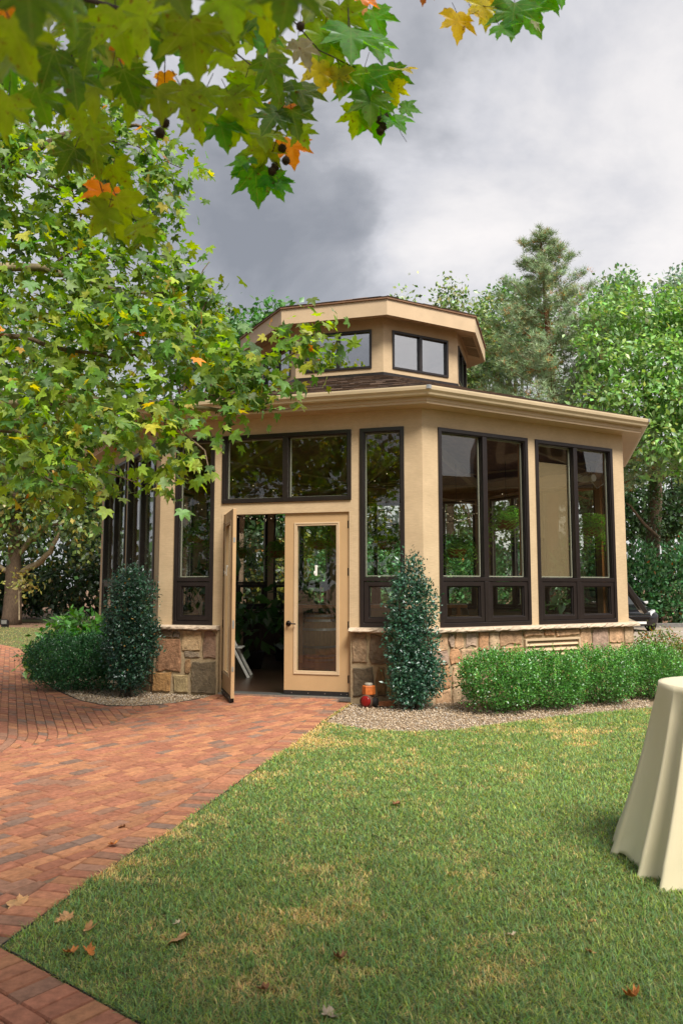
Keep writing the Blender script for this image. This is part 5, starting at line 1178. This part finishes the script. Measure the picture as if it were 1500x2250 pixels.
for q, r, lab, br in FRN: fern(tuple(q), r, lab, bright=br)
def barrel(c, label):
    t = thing('wine_barrel', c, label, 'barrel', 'oak barrels used as tables'); c = Vector(c); R = lambda z: .255+.085*math.sin(PI*z/.92)
    for k in range(20):
        b = MB(); a0, a1 = 2*PI*k/20+.006, 2*PI*(k+1)/20-.006; zs = [0, .18, .36, .56, .74, .92]; i = b.vs([c+Vector((R(z)*math.cos(a), R(z)*math.sin(a), z)) for z in zs for a in (a0, a1)]+[c+Vector(((R(z)-.025)*math.cos(a), (R(z)-.025)*math.sin(a), z)) for z in zs for a in (a0, a1)])
        b.fs([(2*j, 2*j+1, 2*j+3, 2*j+2) for j in range(5)]+[(12+2*j, 12+2*j+2, 12+2*j+3, 12+2*j+1) for j in range(5)]+[(2*j, 2*j+2, 14+2*j, 12+2*j) for j in range(5)]+[(10, 11, 23, 22), (0, 12, 13, 1)], i); b.build('stave', M['oak'], t)
    for z in (.015, .10, .27, .60, .77, .86):
        b = MB(); b.lathe(c, [(R(z)-.001, z), (R(z)+.004, z), (R(z+.045)+.004, z+.045), (R(z+.045)-.001, z+.045)], 32); b.build('hoop', M['steel'], t, smooth=False)
    b = MB(); b.lathe(c, [(.001, .885), (.235, .885)], 24); b.lathe(c, [(.001, .02), (.235, .02)], 24); b.build('head', M['oak'], t)
b1 = gp(703, 1453, .022); barrel(b1, 'oak wine barrel with grey hoops behind the closed glass door')
b2 = Vector((2.2, 14.0, .022)); barrel(b2, 'oak wine barrel whose top shows in the lower left pane of the right-hand windows')
def candle(c, h, label):
    t = thing('candle_holder', c, label, 'candle holder', 'candle holders on the barrel'); b = MB(); b.lathe(c, [(.001, 0), (.045, .0), (.045, .012), (.010, .02), (.008, h), (.022, h+.01), (.022, h+.03), (.001, h+.03)], 12); b.build('stand', M['steel'], t, smooth=True)
    b = MB(); b.lathe(c, [(.001, h+.03), (.011, h+.03), (.010, h+.25), (.001, h+.26)], 10); b.build('candle', M['white'], t)
for dx, h, lab in ((-.12, .24, 'left thin candle holder on the barrel behind the door'), (0, .40, 'tallest candle holder in the middle of the barrel'), (.13, .22, 'right thin candle holder on the barrel behind the door')): candle((b1.x+dx, b1.y-.05, .90), h, lab)
lt = thing('long_table', (.7, 15.4, .022), 'long high wooden table behind the barrels', 'table'); Ft = Fw((.7, 15.4, .022), (1, .12, 0), (.12, -1, 0)); b = MB(); b.box(Ft, -1.7, 1.7, -.4, .4, 1.03, 1.09); b.build('tabletop', M['wood'], lt)
for u in (-1.55, 1.5):
    for n_ in (-.34, .30): b = MB(); b.box(Ft, u, u+.07, n_, n_+.07, 0, 1.028); b.build('leg', M['wood'], lt)
b = MB(); m_ = 40; ii = []
for j in range(m_+1):
    u = -1.78+3.56*j/m_; z = 1.094 if abs(u) < 1.7 else 1.094
    for n_ in (-.2, .2): ii.append(Ft(u, n_, z))
i0 = b.vs(ii); b.fs([(2*j, 2*j+1, 2*j+3, 2*j+2) for j in range(m_)], i0)
for sg in (-1, 1):
    ii = []
    for j in range(9):
        for k in range(9): ii.append(Ft(sg*(1.72+.06*min(1, j/2)+.02*math.sin(k*1.7)*j/8), -.2+.4*k/8, 1.094-.62*j/8))
    i0 = b.vs(ii); b.fs([(j*9+k, j*9+k+1, j*9+k+10, j*9+k+9) for j in range(8) for k in range(8)], i0)
o = b.build('table_runner', M['white'], smooth=True); md = o.modifiers.new('thick', 'SOLIDIFY'); md.thickness = .004; tag(o, 'white cloth runner hanging over the ends of the long wooden table', 'table runner')
# folding chair just inside the open leaf
cf = gp(546, 1487, .022); ch = thing('folding_chair', (cf.x-.35, cf.y+.1, .022), 'white folding chair standing inside the open doorway', 'chair'); ang = 0; Fc = Fw((cf.x-.30, cf.y+.05, .022), (1, 0, 0), (0, -1, 0))
def bar(F, p, q, w, d, name, parent, m):
    b = MB(); p = F(*p); q = F(*q); a = (q-p).normalized(); s_ = a.cross(Vector((0, 1, 0))).normalized()*w/2; e = Vector((0, 1, 0))*d/2
    b.hexa([p-s_-e, p+s_-e, p+s_+e, p-s_+e, q-s_-e, q+s_-e, q+s_+e, q-s_+e]); return b.build(name, m, parent, bevel=.003)
for n_ in (-.2, .2): bar(Fc, (.32, n_, 0), (.02, n_, .56), .042, .022, 'leg', ch, M['white']); bar(Fc, (-.06, n_*.9, 0), (-.16, n_*.9, .86), .042, .022, 'leg', ch, M['white'])
for u in (-.08, .02, .12): b = MB(); b.box(Fc, u, u+.085, -.19, .19, .455, .475); b.build('seat_slat', M['white'], ch, bevel=.004)
for z in (.62, .74): b = MB(); b.box(Fc, -.175, -.155, -.2, .2, z, z+.08); b.build('backrest', M['white'], ch, bevel=.004)
bar(Fc, (.24, -.2, .12), (.24, .2, .12), .02, .02, 'stretcher', ch, M['white'])
# dark planting and counter at the back of the doorway
ct_ = thing('counter', (-.9, 17.2, .022), 'dark wooden counter at the back of the room, seen through the doorway', 'counter'); Fq = Fw((-1.0, 17.0, .022), (1, 0, 0), (0, -1, 0)); b = MB(); b.box(Fq, -1.1, 1.1, -.3, .3, 0, .86); b.build('body', M['floor'], ct_, bevel=.01); b = MB(); b.box(Fq, -1.16, 1.16, -.35, .35, .862, .91); b.build('counter_top', M['floor'], ct_, bevel=.006)
def potted(c, h, r, label, sz=.28, n=70, col=(.035, .09, .02)):
    t = thing('potted_plant', c, label, 'potted plant', 'potted plants inside the doorway'); c = Vector(c); b = MB(); b.lathe(c, [(.001, 0), (.13, 0), (.18, .28), (.19, .30), (.17, .30), (.16, .25), (.001, .25)], 16); b.build('pot', M['black'], t, smooth=True)
    b = MB(); tops = []
    for i in range(9):
        a = i*2.4; e = c+Vector((math.cos(a)*r*random.uniform(.3, .9), math.sin(a)*r*random.uniform(.3, .9), h*random.uniform(.5, 1))); limb(b, [c+Vector((0, 0, .2)), c.lerp(e, .5)+Vector((0, 0, .15)), e], .012, .005, 5, .02); tops.append(((e.x, e.y, e.z), .22))
    b.build('stem', M['twig'], t, kind='stuff'); crown('foliage', t, tops, n, sz, col, 'leaf', OVAL, .5, 5, .12, .1, .6)
potted((-1.55, 13.9, .022), 1.1, .4, 'dark leafy potted plant just behind the folding chair'); potted((-1.15, 15.4, .022), 1.45, .45, 'tall dark potted plant in the middle of the open doorway', .3, 90); potted((-.55, 15.6, .022), 1.2, .35, 'broad-leaved potted plant at the right of the open doorway', .34, 60)
potted((-2.2, 13.4, .022), 1.7, .5, 'big dark potted plant behind the narrow window left of the doors', .3, 110); potted((3.7, 14.6, .022), 1.3, .5, 'leafy potted plant behind the lower right panes', .22, 110)
# light fixture with a looped cable in the last tall pane
ex = thing('wall_light', tuple(at(1283, 1052, 12.55)), 'small twin-lamp fitting with a looped white cable inside the right corner window', 'light fixture'); c = at(1283, 1052, 12.55); Fq = Fw(c, (1, 0, 0), (0, -1, 0)); b = MB(); b.box(Fq, -.07, .07, -.05, .02, -.05, .05); b.build('box', M['white'], ex, bevel=.01)
b = MB(); b.tube([c+Vector((.05, 0, .04)), c+Vector((.2, 0, -.16)), c+Vector((.36, 0, -.05)), c+Vector((.38, 0, .25))], .007, 6); b.build('cable', M['white'], ex, smooth=True)
for s_ in (-1, 1): b = MB(); b.tube([c+Vector((s_*.08, -.03, .0)), c+Vector((s_*.12, -.1, .0))], [.05, .06], 12); b.build('lamp', M['white'], ex)

# ================================================================== things outside
# draped high table
tx, ty = 2.105, 4.22
tb = thing('cocktail_table', (tx, ty, -.03), 'round high table hidden under the draped cream cloth', 'table'); b = MB(); b.lathe((tx, ty, 0), [(.001, .895), (.372, .895), (.376, .91), (.372, .922), (.001, .922)], 40); b.build('tabletop', M['wood'], tb); b = MB(); b.tube([(tx, ty, -.03), (tx, ty, .895)], .035, 12); b.build('post', M['black'], tb)
b = MB(); b.lathe((tx, ty, -.03), [(.001, 0), (.24, 0), (.24, .012), (.05, .04), (.001, .04)], 24); b.build('foot', M['black'], tb)
nth, nz = 360, 44; vv = []
r_ = np.random.default_rng(3); NF = 15; folds = np.sort(np.arange(NF)*2*PI/NF+r_.uniform(-.13, .13, NF)); amp = r_.uniform(.55, 1.25, NF)
def foldf(th):
    i = np.searchsorted(folds, th % (2*PI)) % NF; a = folds[i-1]; c = folds[i]; w = (c-a) % (2*PI); x = ((th-a) % (2*PI))/w
    return (amp[i-1]*(1-x)+amp[i]*x)*(1-math.sin(PI*x)**.55*1.5)
rows = []
for r0 in (0.0, .1, .2, .3, .355): rows.append([(r0, .928)]*nth)
rows.append([(.3785, .9265)]*nth)
for j in range(1, nz+1):
    s = j/nz; row = []
    for k in range(nth):
        th = 2*PI*k/nth; f_ = foldf(th); r0 = .379+(.185*s+.035*s*s)+f_*(.012+.085*s**1.1)*min(1, s*5+.2)-.012*s*(1-s)*4
        hem = -.028+.03*(1-math.cos(3*th+1))*.5*(1 if f_ < .2 else .5); z = .918-(s**1.02)*(.918-hem)+(.01*math.sin(th*23+j*.5)*s*(s > .85))
        row.append((r0, z))
    rows.append(row)
b = MB()
for row in rows: b.vs([(tx+r0*math.cos(2*PI*k/nth), ty+r0*math.sin(2*PI*k/nth), z) for k, (r0, z) in enumerate(row)])
b.fs([(j*nth+k, j*nth+(k+1) % nth, (j+1)*nth+(k+1) % nth, (j+1)*nth+k) for j in range(len(rows)-1) for k in range(nth)])
m, t, p = new_mat('cream_satin'); p.inputs['Roughness'].default_value = .45; p.inputs['Sheen Weight'].default_value = .2; p.inputs['Base Color'].default_value = (.92, .84, .59, 1)
noise_bump(t, p, 420, .12, .001, 2); tl = N(t, 'ShaderNodeBsdfTranslucent', ins={0: (.86, .72, .38, 1)}); mx = N(t, 'ShaderNodeMixShader', ins={0: .18}); L(t, p, 0, mx, 1); L(t, tl, 0, mx, 2); L(t, mx, 0, t.nodes['Material Output'], 0); M['cloth'] = m
o = b.build('tablecloth', M['cloth'], smooth=True); md = o.modifiers.new('thick', 'SOLIDIFY'); md.thickness = .0025; tag(o, 'floor-length cream satin cloth draped in folds over the round high table', 'tablecloth')

# signal-type lamp beside the door and a loose brick
la = thing('lantern', (.335, 9.72, -.03), 'weathered orange and brown lamp with a red round lens beside the right door jamb', 'lantern')
m_or = mat('orange_paint', (.50, .13, .025), .55, 30, .35, .2, .002); m_red = mat('red_lens', (.22, .008, .008), .2, 12, .3); m_rust = mat('rusty_brown_metal', (.10, .05, .03), .7, 40, .4, .4, .003); m_gl = mat('smoky_glass_cap', (.30, .27, .22), .15, 10, .2)
c = Vector((.335, 9.72, -.03)); b = MB(); b.lathe(c, [(.001, 0), (.085, 0), (.088, .02), (.07, .03), (.07, .15), (.085, .16), (.001, .16)], 18); b.build('body', m_rust, la)
b = MB(); b.lathe(c, [(.001, .162), (.078, .162), (.082, .17), (.082, .262), (.074, .272), (.001, .272)], 6); b.build('housing', m_or, la, bevel=.004)
b = MB(); b.lathe(c, [(.05, .273), (.052, .285), (.048, .30), (.03, .306), (.001, .307)], 16); b.build('cap', m_gl, la, smooth=True)
d = Vector((-.42, -.9, 0)).normalized(); q = c+d*.062+Vector((0, 0, .088)); b = MB(); b.tube([q, q+d*.03, q+d*.038], [.082, .082, .07], 24); b.build('lens_rim', m_rust, la); b = MB(); b.tube([q+d*.0385, q+d*.044], [.068, .045], 24); b.build('lens', m_red, la, smooth=True)
d2 = Vector((.85, -.35, 0)).normalized(); q = c+d2*.06+Vector((0, 0, .075)); b = MB(); b.tube([q, q+d2*.05, q+d2*.06], [.055, .055, .03], 18); b.build('side_lens', M['black'], la)
b = MB(); b.tube([c+Vector((.08, -.02, .14)), c+Vector((.17, -.03, .155)), c+Vector((.21, -.03, .16))], .005, 6); b.tube([c+Vector((.075, -.05, .02)), c+Vector((.17, -.09, .03))], .006, 6); b.build('bracket', M['bronze'], la)
b = MB(); Fq = Fw((.565, 9.80, -.02), Vector((.97, -.2, .12)).normalized(), Vector((-.2, -.97, 0)).normalized()); b.col = (.46, .17, .075); b.box(Fq, -.1, .1, -.05, .05, 0, .06); o = b.build('loose_brick', M['brick'], bevel=.004); tag(o, 'single loose orange brick lying on the gravel beside the lamp', 'brick')

# fallen leaves on the lawn and paving
def fallen(x, y, size, rz, col, label, z=.002, curl=.5, tilt=(0, 0), name='fallen_leaf'):
    V, T = PLANE_T; Vv = np.array(V, float); r2 = np.hypot(Vv[:, 0], Vv[:, 1]-.35)
    Vv[:, :2] *= .62+.38*(1/(1+np.exp((np.hypot(Vv[:, 0], Vv[:, 1]-.4)-.45)*9)))[:, None]; Vv[:, 2] = curl*(1.6*Vv[:, 0]**2+.75*(Vv[:, 1]-.4)**2)+.05*np.sin(9*Vv[:, 0]+5*Vv[:, 1]); Vv[:, 0] *= 1-.35*curl*.8; Vv *= size
    me = bpy.data.meshes.new(name); me.from_pydata([tuple(v) for v in Vv-np.array([0, .4*size, 0])], [], [t_[::-1] for t_ in T]); a = me.color_attributes.new('col', 'FLOAT_COLOR', 'POINT'); cc = np.array(col)*(1+.12*rng.normal(size=(len(Vv), 1))).clip(.6, 1.4); a.data.foreach_set('color', np.concatenate([cc, np.ones((len(Vv), 1))], 1).astype(np.float32).ravel()); me.materials.append(M['dry'])
    o = bpy.data.objects.new(name, me); C.objects.link(o); o.location = (x, y, z); o.rotation_euler = (tilt[0], tilt[1], rz); m = o.modifiers.new('thick', 'SOLIDIFY'); m.thickness = .0012; tag(o, label, 'leaf', 'fallen leaves')
TAN, ORG, BRN, PALE = (.62, .36, .16), (.62, .25, .06), (.30, .14, .06), (.72, .60, .42)
FL = [(385, 2068, .13, 2.2, TAN, 'largest tan fallen leaf, pointed, on the near lawn left of centre', .35), (742, 2106, .09, .5, BRN, 'curled dark brown leaf on the near lawn at bottom centre', 1.3), (190, 2046, .075, 2.8, TAN, 'rolled tan leaf on the lawn near its left corner', 1.6), (150, 2094, .09, 1, ORG, 'orange curled leaf beside the lower edging strip', 1.0), (200, 2096, .075, 4, ORG, 'reddish-orange curled leaf just right of the one by the lower edging', 1.3),
      (32, 1986, .13, 1.4, TAN, 'flat ragged tan leaf lying on the brick path at the left edge', .3), (146, 2014, .10, .4, TAN, 'brown curled leaf on the lawn edge beside the brick path', 1.0), (248, 1858, .09, .8, ORG, 'orange leaf on the path border farther up the edging', .9), (572, 2174, .07, 1.1, BRN, 'small dark leaf on the lawn near the bottom edge', 1.2), (718, 2234, .10, 2.4, (.45, .36, .26), 'pale grey-brown leaf at the bottom edge of the picture', .9),
      (1384, 2192, .10, .3, ORG, 'orange curled leaf at the lower right of the lawn', 1.4), (866, 1768, .085, 1.9, BRN, 'rust-brown leaf in the middle of the lawn', .9), (600, 1734, .06, .2, TAN, 'small tan leaf on the dry grass by the path edge', .9), (266, 1820, .06, 2, BRN, 'small brown leaf on the bricks left of the edging', .9), (1296, 2026, .05, 1, TAN, 'small tan leaf on the lawn in front of the table', 1), (1122, 2054, .05, .4, PALE, 'pale leaf scrap on the lawn right of centre', 1), (386, 2030, .045, 1.5, PALE, 'tiny pale leaf just above the largest tan leaf', 1), (1292, 2090, .06, .6, TAN, 'small leaf lying flat, lower right of the lawn', .5), (125, 2025, .05, 2, TAN, 'small tan leaf in the left corner of the lawn', .8), (1336, 1590, .07, 1, PALE, 'pale yellow leaf on the grass by the gravel bed', .6), (350, 1545, .09, 1, PALE, 'pale leaf on the gravel left of the doors', .4)]
for px, py, sz_, rz, col, lab, cu in FL:
    g = gp(px, py, 0); fallen(g.x, g.y, sz_*.95, rz, col, lab, .004 if px < 300 and py < 2000 else .0, cu, (random.gauss(0, .25), random.gauss(0, .25)))

# parked car
car = thing('parked_car', (10.05, 26.4, -.045), 'black car parked nose-on by the kerb, half hidden by the pavilion corner', 'car', rz=0)
yaw = math.radians(7); Fc = Fw((10.02, 26.35, -.045), (math.cos(yaw), math.sin(yaw), 0), (math.sin(yaw), -math.cos(yaw), 0))        # u across, n towards the nose
m_car = mat('black_car_paint', (.010, .010, .013), .12, 3, .1, spec=.6); m_cg = mat('car_glass', (.015, .02, .02), .05, spec=.8); m_hl = mat('headlamp', (.55, .56, .58), .12, 20, .3)
ST = [(0, .22, .50, .62, .70), (-.12, .18, .64, .78, .80), (-.5, .17, .78, .86, .86), (-.95, .17, .88, .89, .88), (-1.2, .17, .92, .90, .89), (-2.4, .17, .94, .90, .89), (-3.5, .18, .95, .88, .86), (-4.0, .22, .92, .80, .78), (-4.15, .3, .7, .7, .7)]   # n, z low, z belt, half width low, half width belt
b = MB(); i0 = None
for n_, zl, zb, wl, wb2 in ST: b.vs([Fc(-wl*.9, n_, zl), Fc(wl*.9, n_, zl), Fc(wl, n_, zl+.15), Fc(wl, n_, (zl+zb)/2), Fc(wb2, n_, zb-.05), Fc(wb2-.10, n_, zb), Fc(-wb2+.10, n_, zb), Fc(-wb2, n_, zb-.05), Fc(-wl, n_, (zl+zb)/2), Fc(-wl, n_, zl+.15)])
for j in range(len(ST)-1): b.fs([(j*10+k, j*10+(k+1) % 10, (j+1)*10+(k+1) % 10, (j+1)*10+k) for k in range(10)])
b.fs([tuple(range(9, -1, -1)), tuple((len(ST)-1)*10+k for k in range(10))]); o = b.build('body', m_car, car, smooth=True); o.modifiers.new('s', 'SUBSURF').render_levels = 2
b = MB(); G4 = [(-1.05, .90, .78), (-1.75, 1.36, .60), (-2.9, 1.40, .60), (-3.85, .96, .74)]
for n_, z, w in G4: b.vs([Fc(-w, n_, z), Fc(w, n_, z)])
b.vs([Fc(-.60, -1.85, 1.40), Fc(.60, -1.85, 1.40), Fc(-.60, -2.9, 1.44), Fc(.60, -2.9, 1.44)])
b.fs([(8, 9, 11, 10), (2, 3, 9, 8), (4, 10, 11, 5)]); b.build('car_roof', m_car, car)
b = MB(); b.vs([Fc(u, n_, z) for n_, z, w in G4 for u in (-w, w)]); b.fs([(0, 1, 3, 2)]); ws = b.build('windscreen', m_cg, car)
b = MB(); b.vs([Fc(u, n_, z) for n_, z, w in G4 for u in (-w, w)]+[Fc(s_*.85, -1.1, .9) for s_ in (-1, 1)]+[Fc(s_*.85, -3.8, .93) for s_ in (-1, 1)]); b.fs([(3, 9, 11, 5), (5, 11, 7), (1, 9, 3), (2, 4, 10, 8), (4, 6, 10), (0, 2, 8), (4, 5, 7, 6)]); b.build('side_window', m_cg, car)
for s_ in (-1, 1):
    b = MB(); b.tube([Fc(s_*.79, -1.03, .91), Fc(s_*.62, -1.75, 1.37)], .035, 8); b.build('pillar', m_car, car)
    b = MB(); b.hexa([Fc(s_*.44, -.02, .52), Fc(s_*.74, -.22, .56), Fc(s_*.74, -.5, .58), Fc(s_*.44, -.2, .56), Fc(s_*.46, -.08, .66), Fc(s_*.76, -.32, .74), Fc(s_*.76, -.55, .75), Fc(s_*.46, -.3, .68)]); b.build('headlight', m_hl, car, bevel=.02)
    b = MB(); b.hexa([Fc(s_*.88, -1.25, .90), Fc(s_*1.06, -1.3, .92), Fc(s_*1.06, -1.42, .92), Fc(s_*.88, -1.42, .90), Fc(s_*.88, -1.25, 1.0), Fc(s_*1.06, -1.3, 1.02), Fc(s_*1.06, -1.42, 1.02), Fc(s_*.88, -1.42, 1.0)]); b.build('side_mirror', m_hl if s_ > 0 else m_car, car, bevel=.03)
    for n_ in (-.78, -3.3):
        c0 = Fc(s_*.72, n_, .32); c1 = Fc(s_*.905, n_, .32); b = MB(); b.tube([c0, c0.lerp(c1, .1), c0.lerp(c1, .9), c1], [.28, .32, .32, .28], 24); w_ = b.build('wheel', M['black'], car); b = MB(); b.tube([c1, c1+(c1-c0)*.03], [.2, .16], 16); b.build('rim', M['steel'], w_)
b = MB(); 
for z in (.36, .42, .48, .54): b.box(Fc, -.42, .42, .0, .03, z, z+.022)
b.build('grille', M['frame'], car); b = MB(); b.box(Fc, -.24, .24, .03, .045, .27, .35); b.build('number_plate', M['white'], car)

# the house across the lawn to the right: outside the picture, seen only as a reflection in the right-hand windows
hs = thing('house', (17.5, 6.2, 0), 'tan house with a dark slate mansard roof, seen mirrored in the right-hand panes', 'house'); Fh = Fw((17.5, 6.2, 0), (.40, .917, 0), (-.917, .40, 0)); b = MB(); b.box(Fh, -7, 9, -7, 0, -.07, 4.7); b.build('wall', mat('tan_stucco', (.40, .29, .19), .9, 3, .2), hs)
b = MB(); b.box(Fh, -7.5, 9.5, -7.5, .6, 4.7, 5.15); b.build('eave', M['trim'], hs); b = MB(); b.hexa([Fh(-1.7, .3, 5.15), Fh(1.9, .3, 5.15), Fh(1.9, -7, 5.15), Fh(-1.7, -7, 5.15), Fh(-1.5, -.4, 9.2), Fh(1.7, -.4, 9.2), Fh(1.7, -6.5, 9.2), Fh(-1.5, -6.5, 9.2)]); rf = b.build('roof', mat('dark_slate', (.035, .037, .045), .7, 6, .4), hs)
for u in (-.5, 1.0):
    b = MB(); b.box(Fh, u-.45, u+.45, -2, .2, 5.6, 7.6); b.build('dormer', M['trim'], rf); b = MB(); b.box(Fh, u-.28, u+.28, .2, .23, 5.9, 7.3); b.build('dormer_window', M['frame'], rf)
for u in (-5, -2.4, 0, 2.4, 5): b = MB(); b.box(Fh, u-.5, u+.5, .0, .05, 1.1, 3.1); b.build('window', M['frame'], hs)
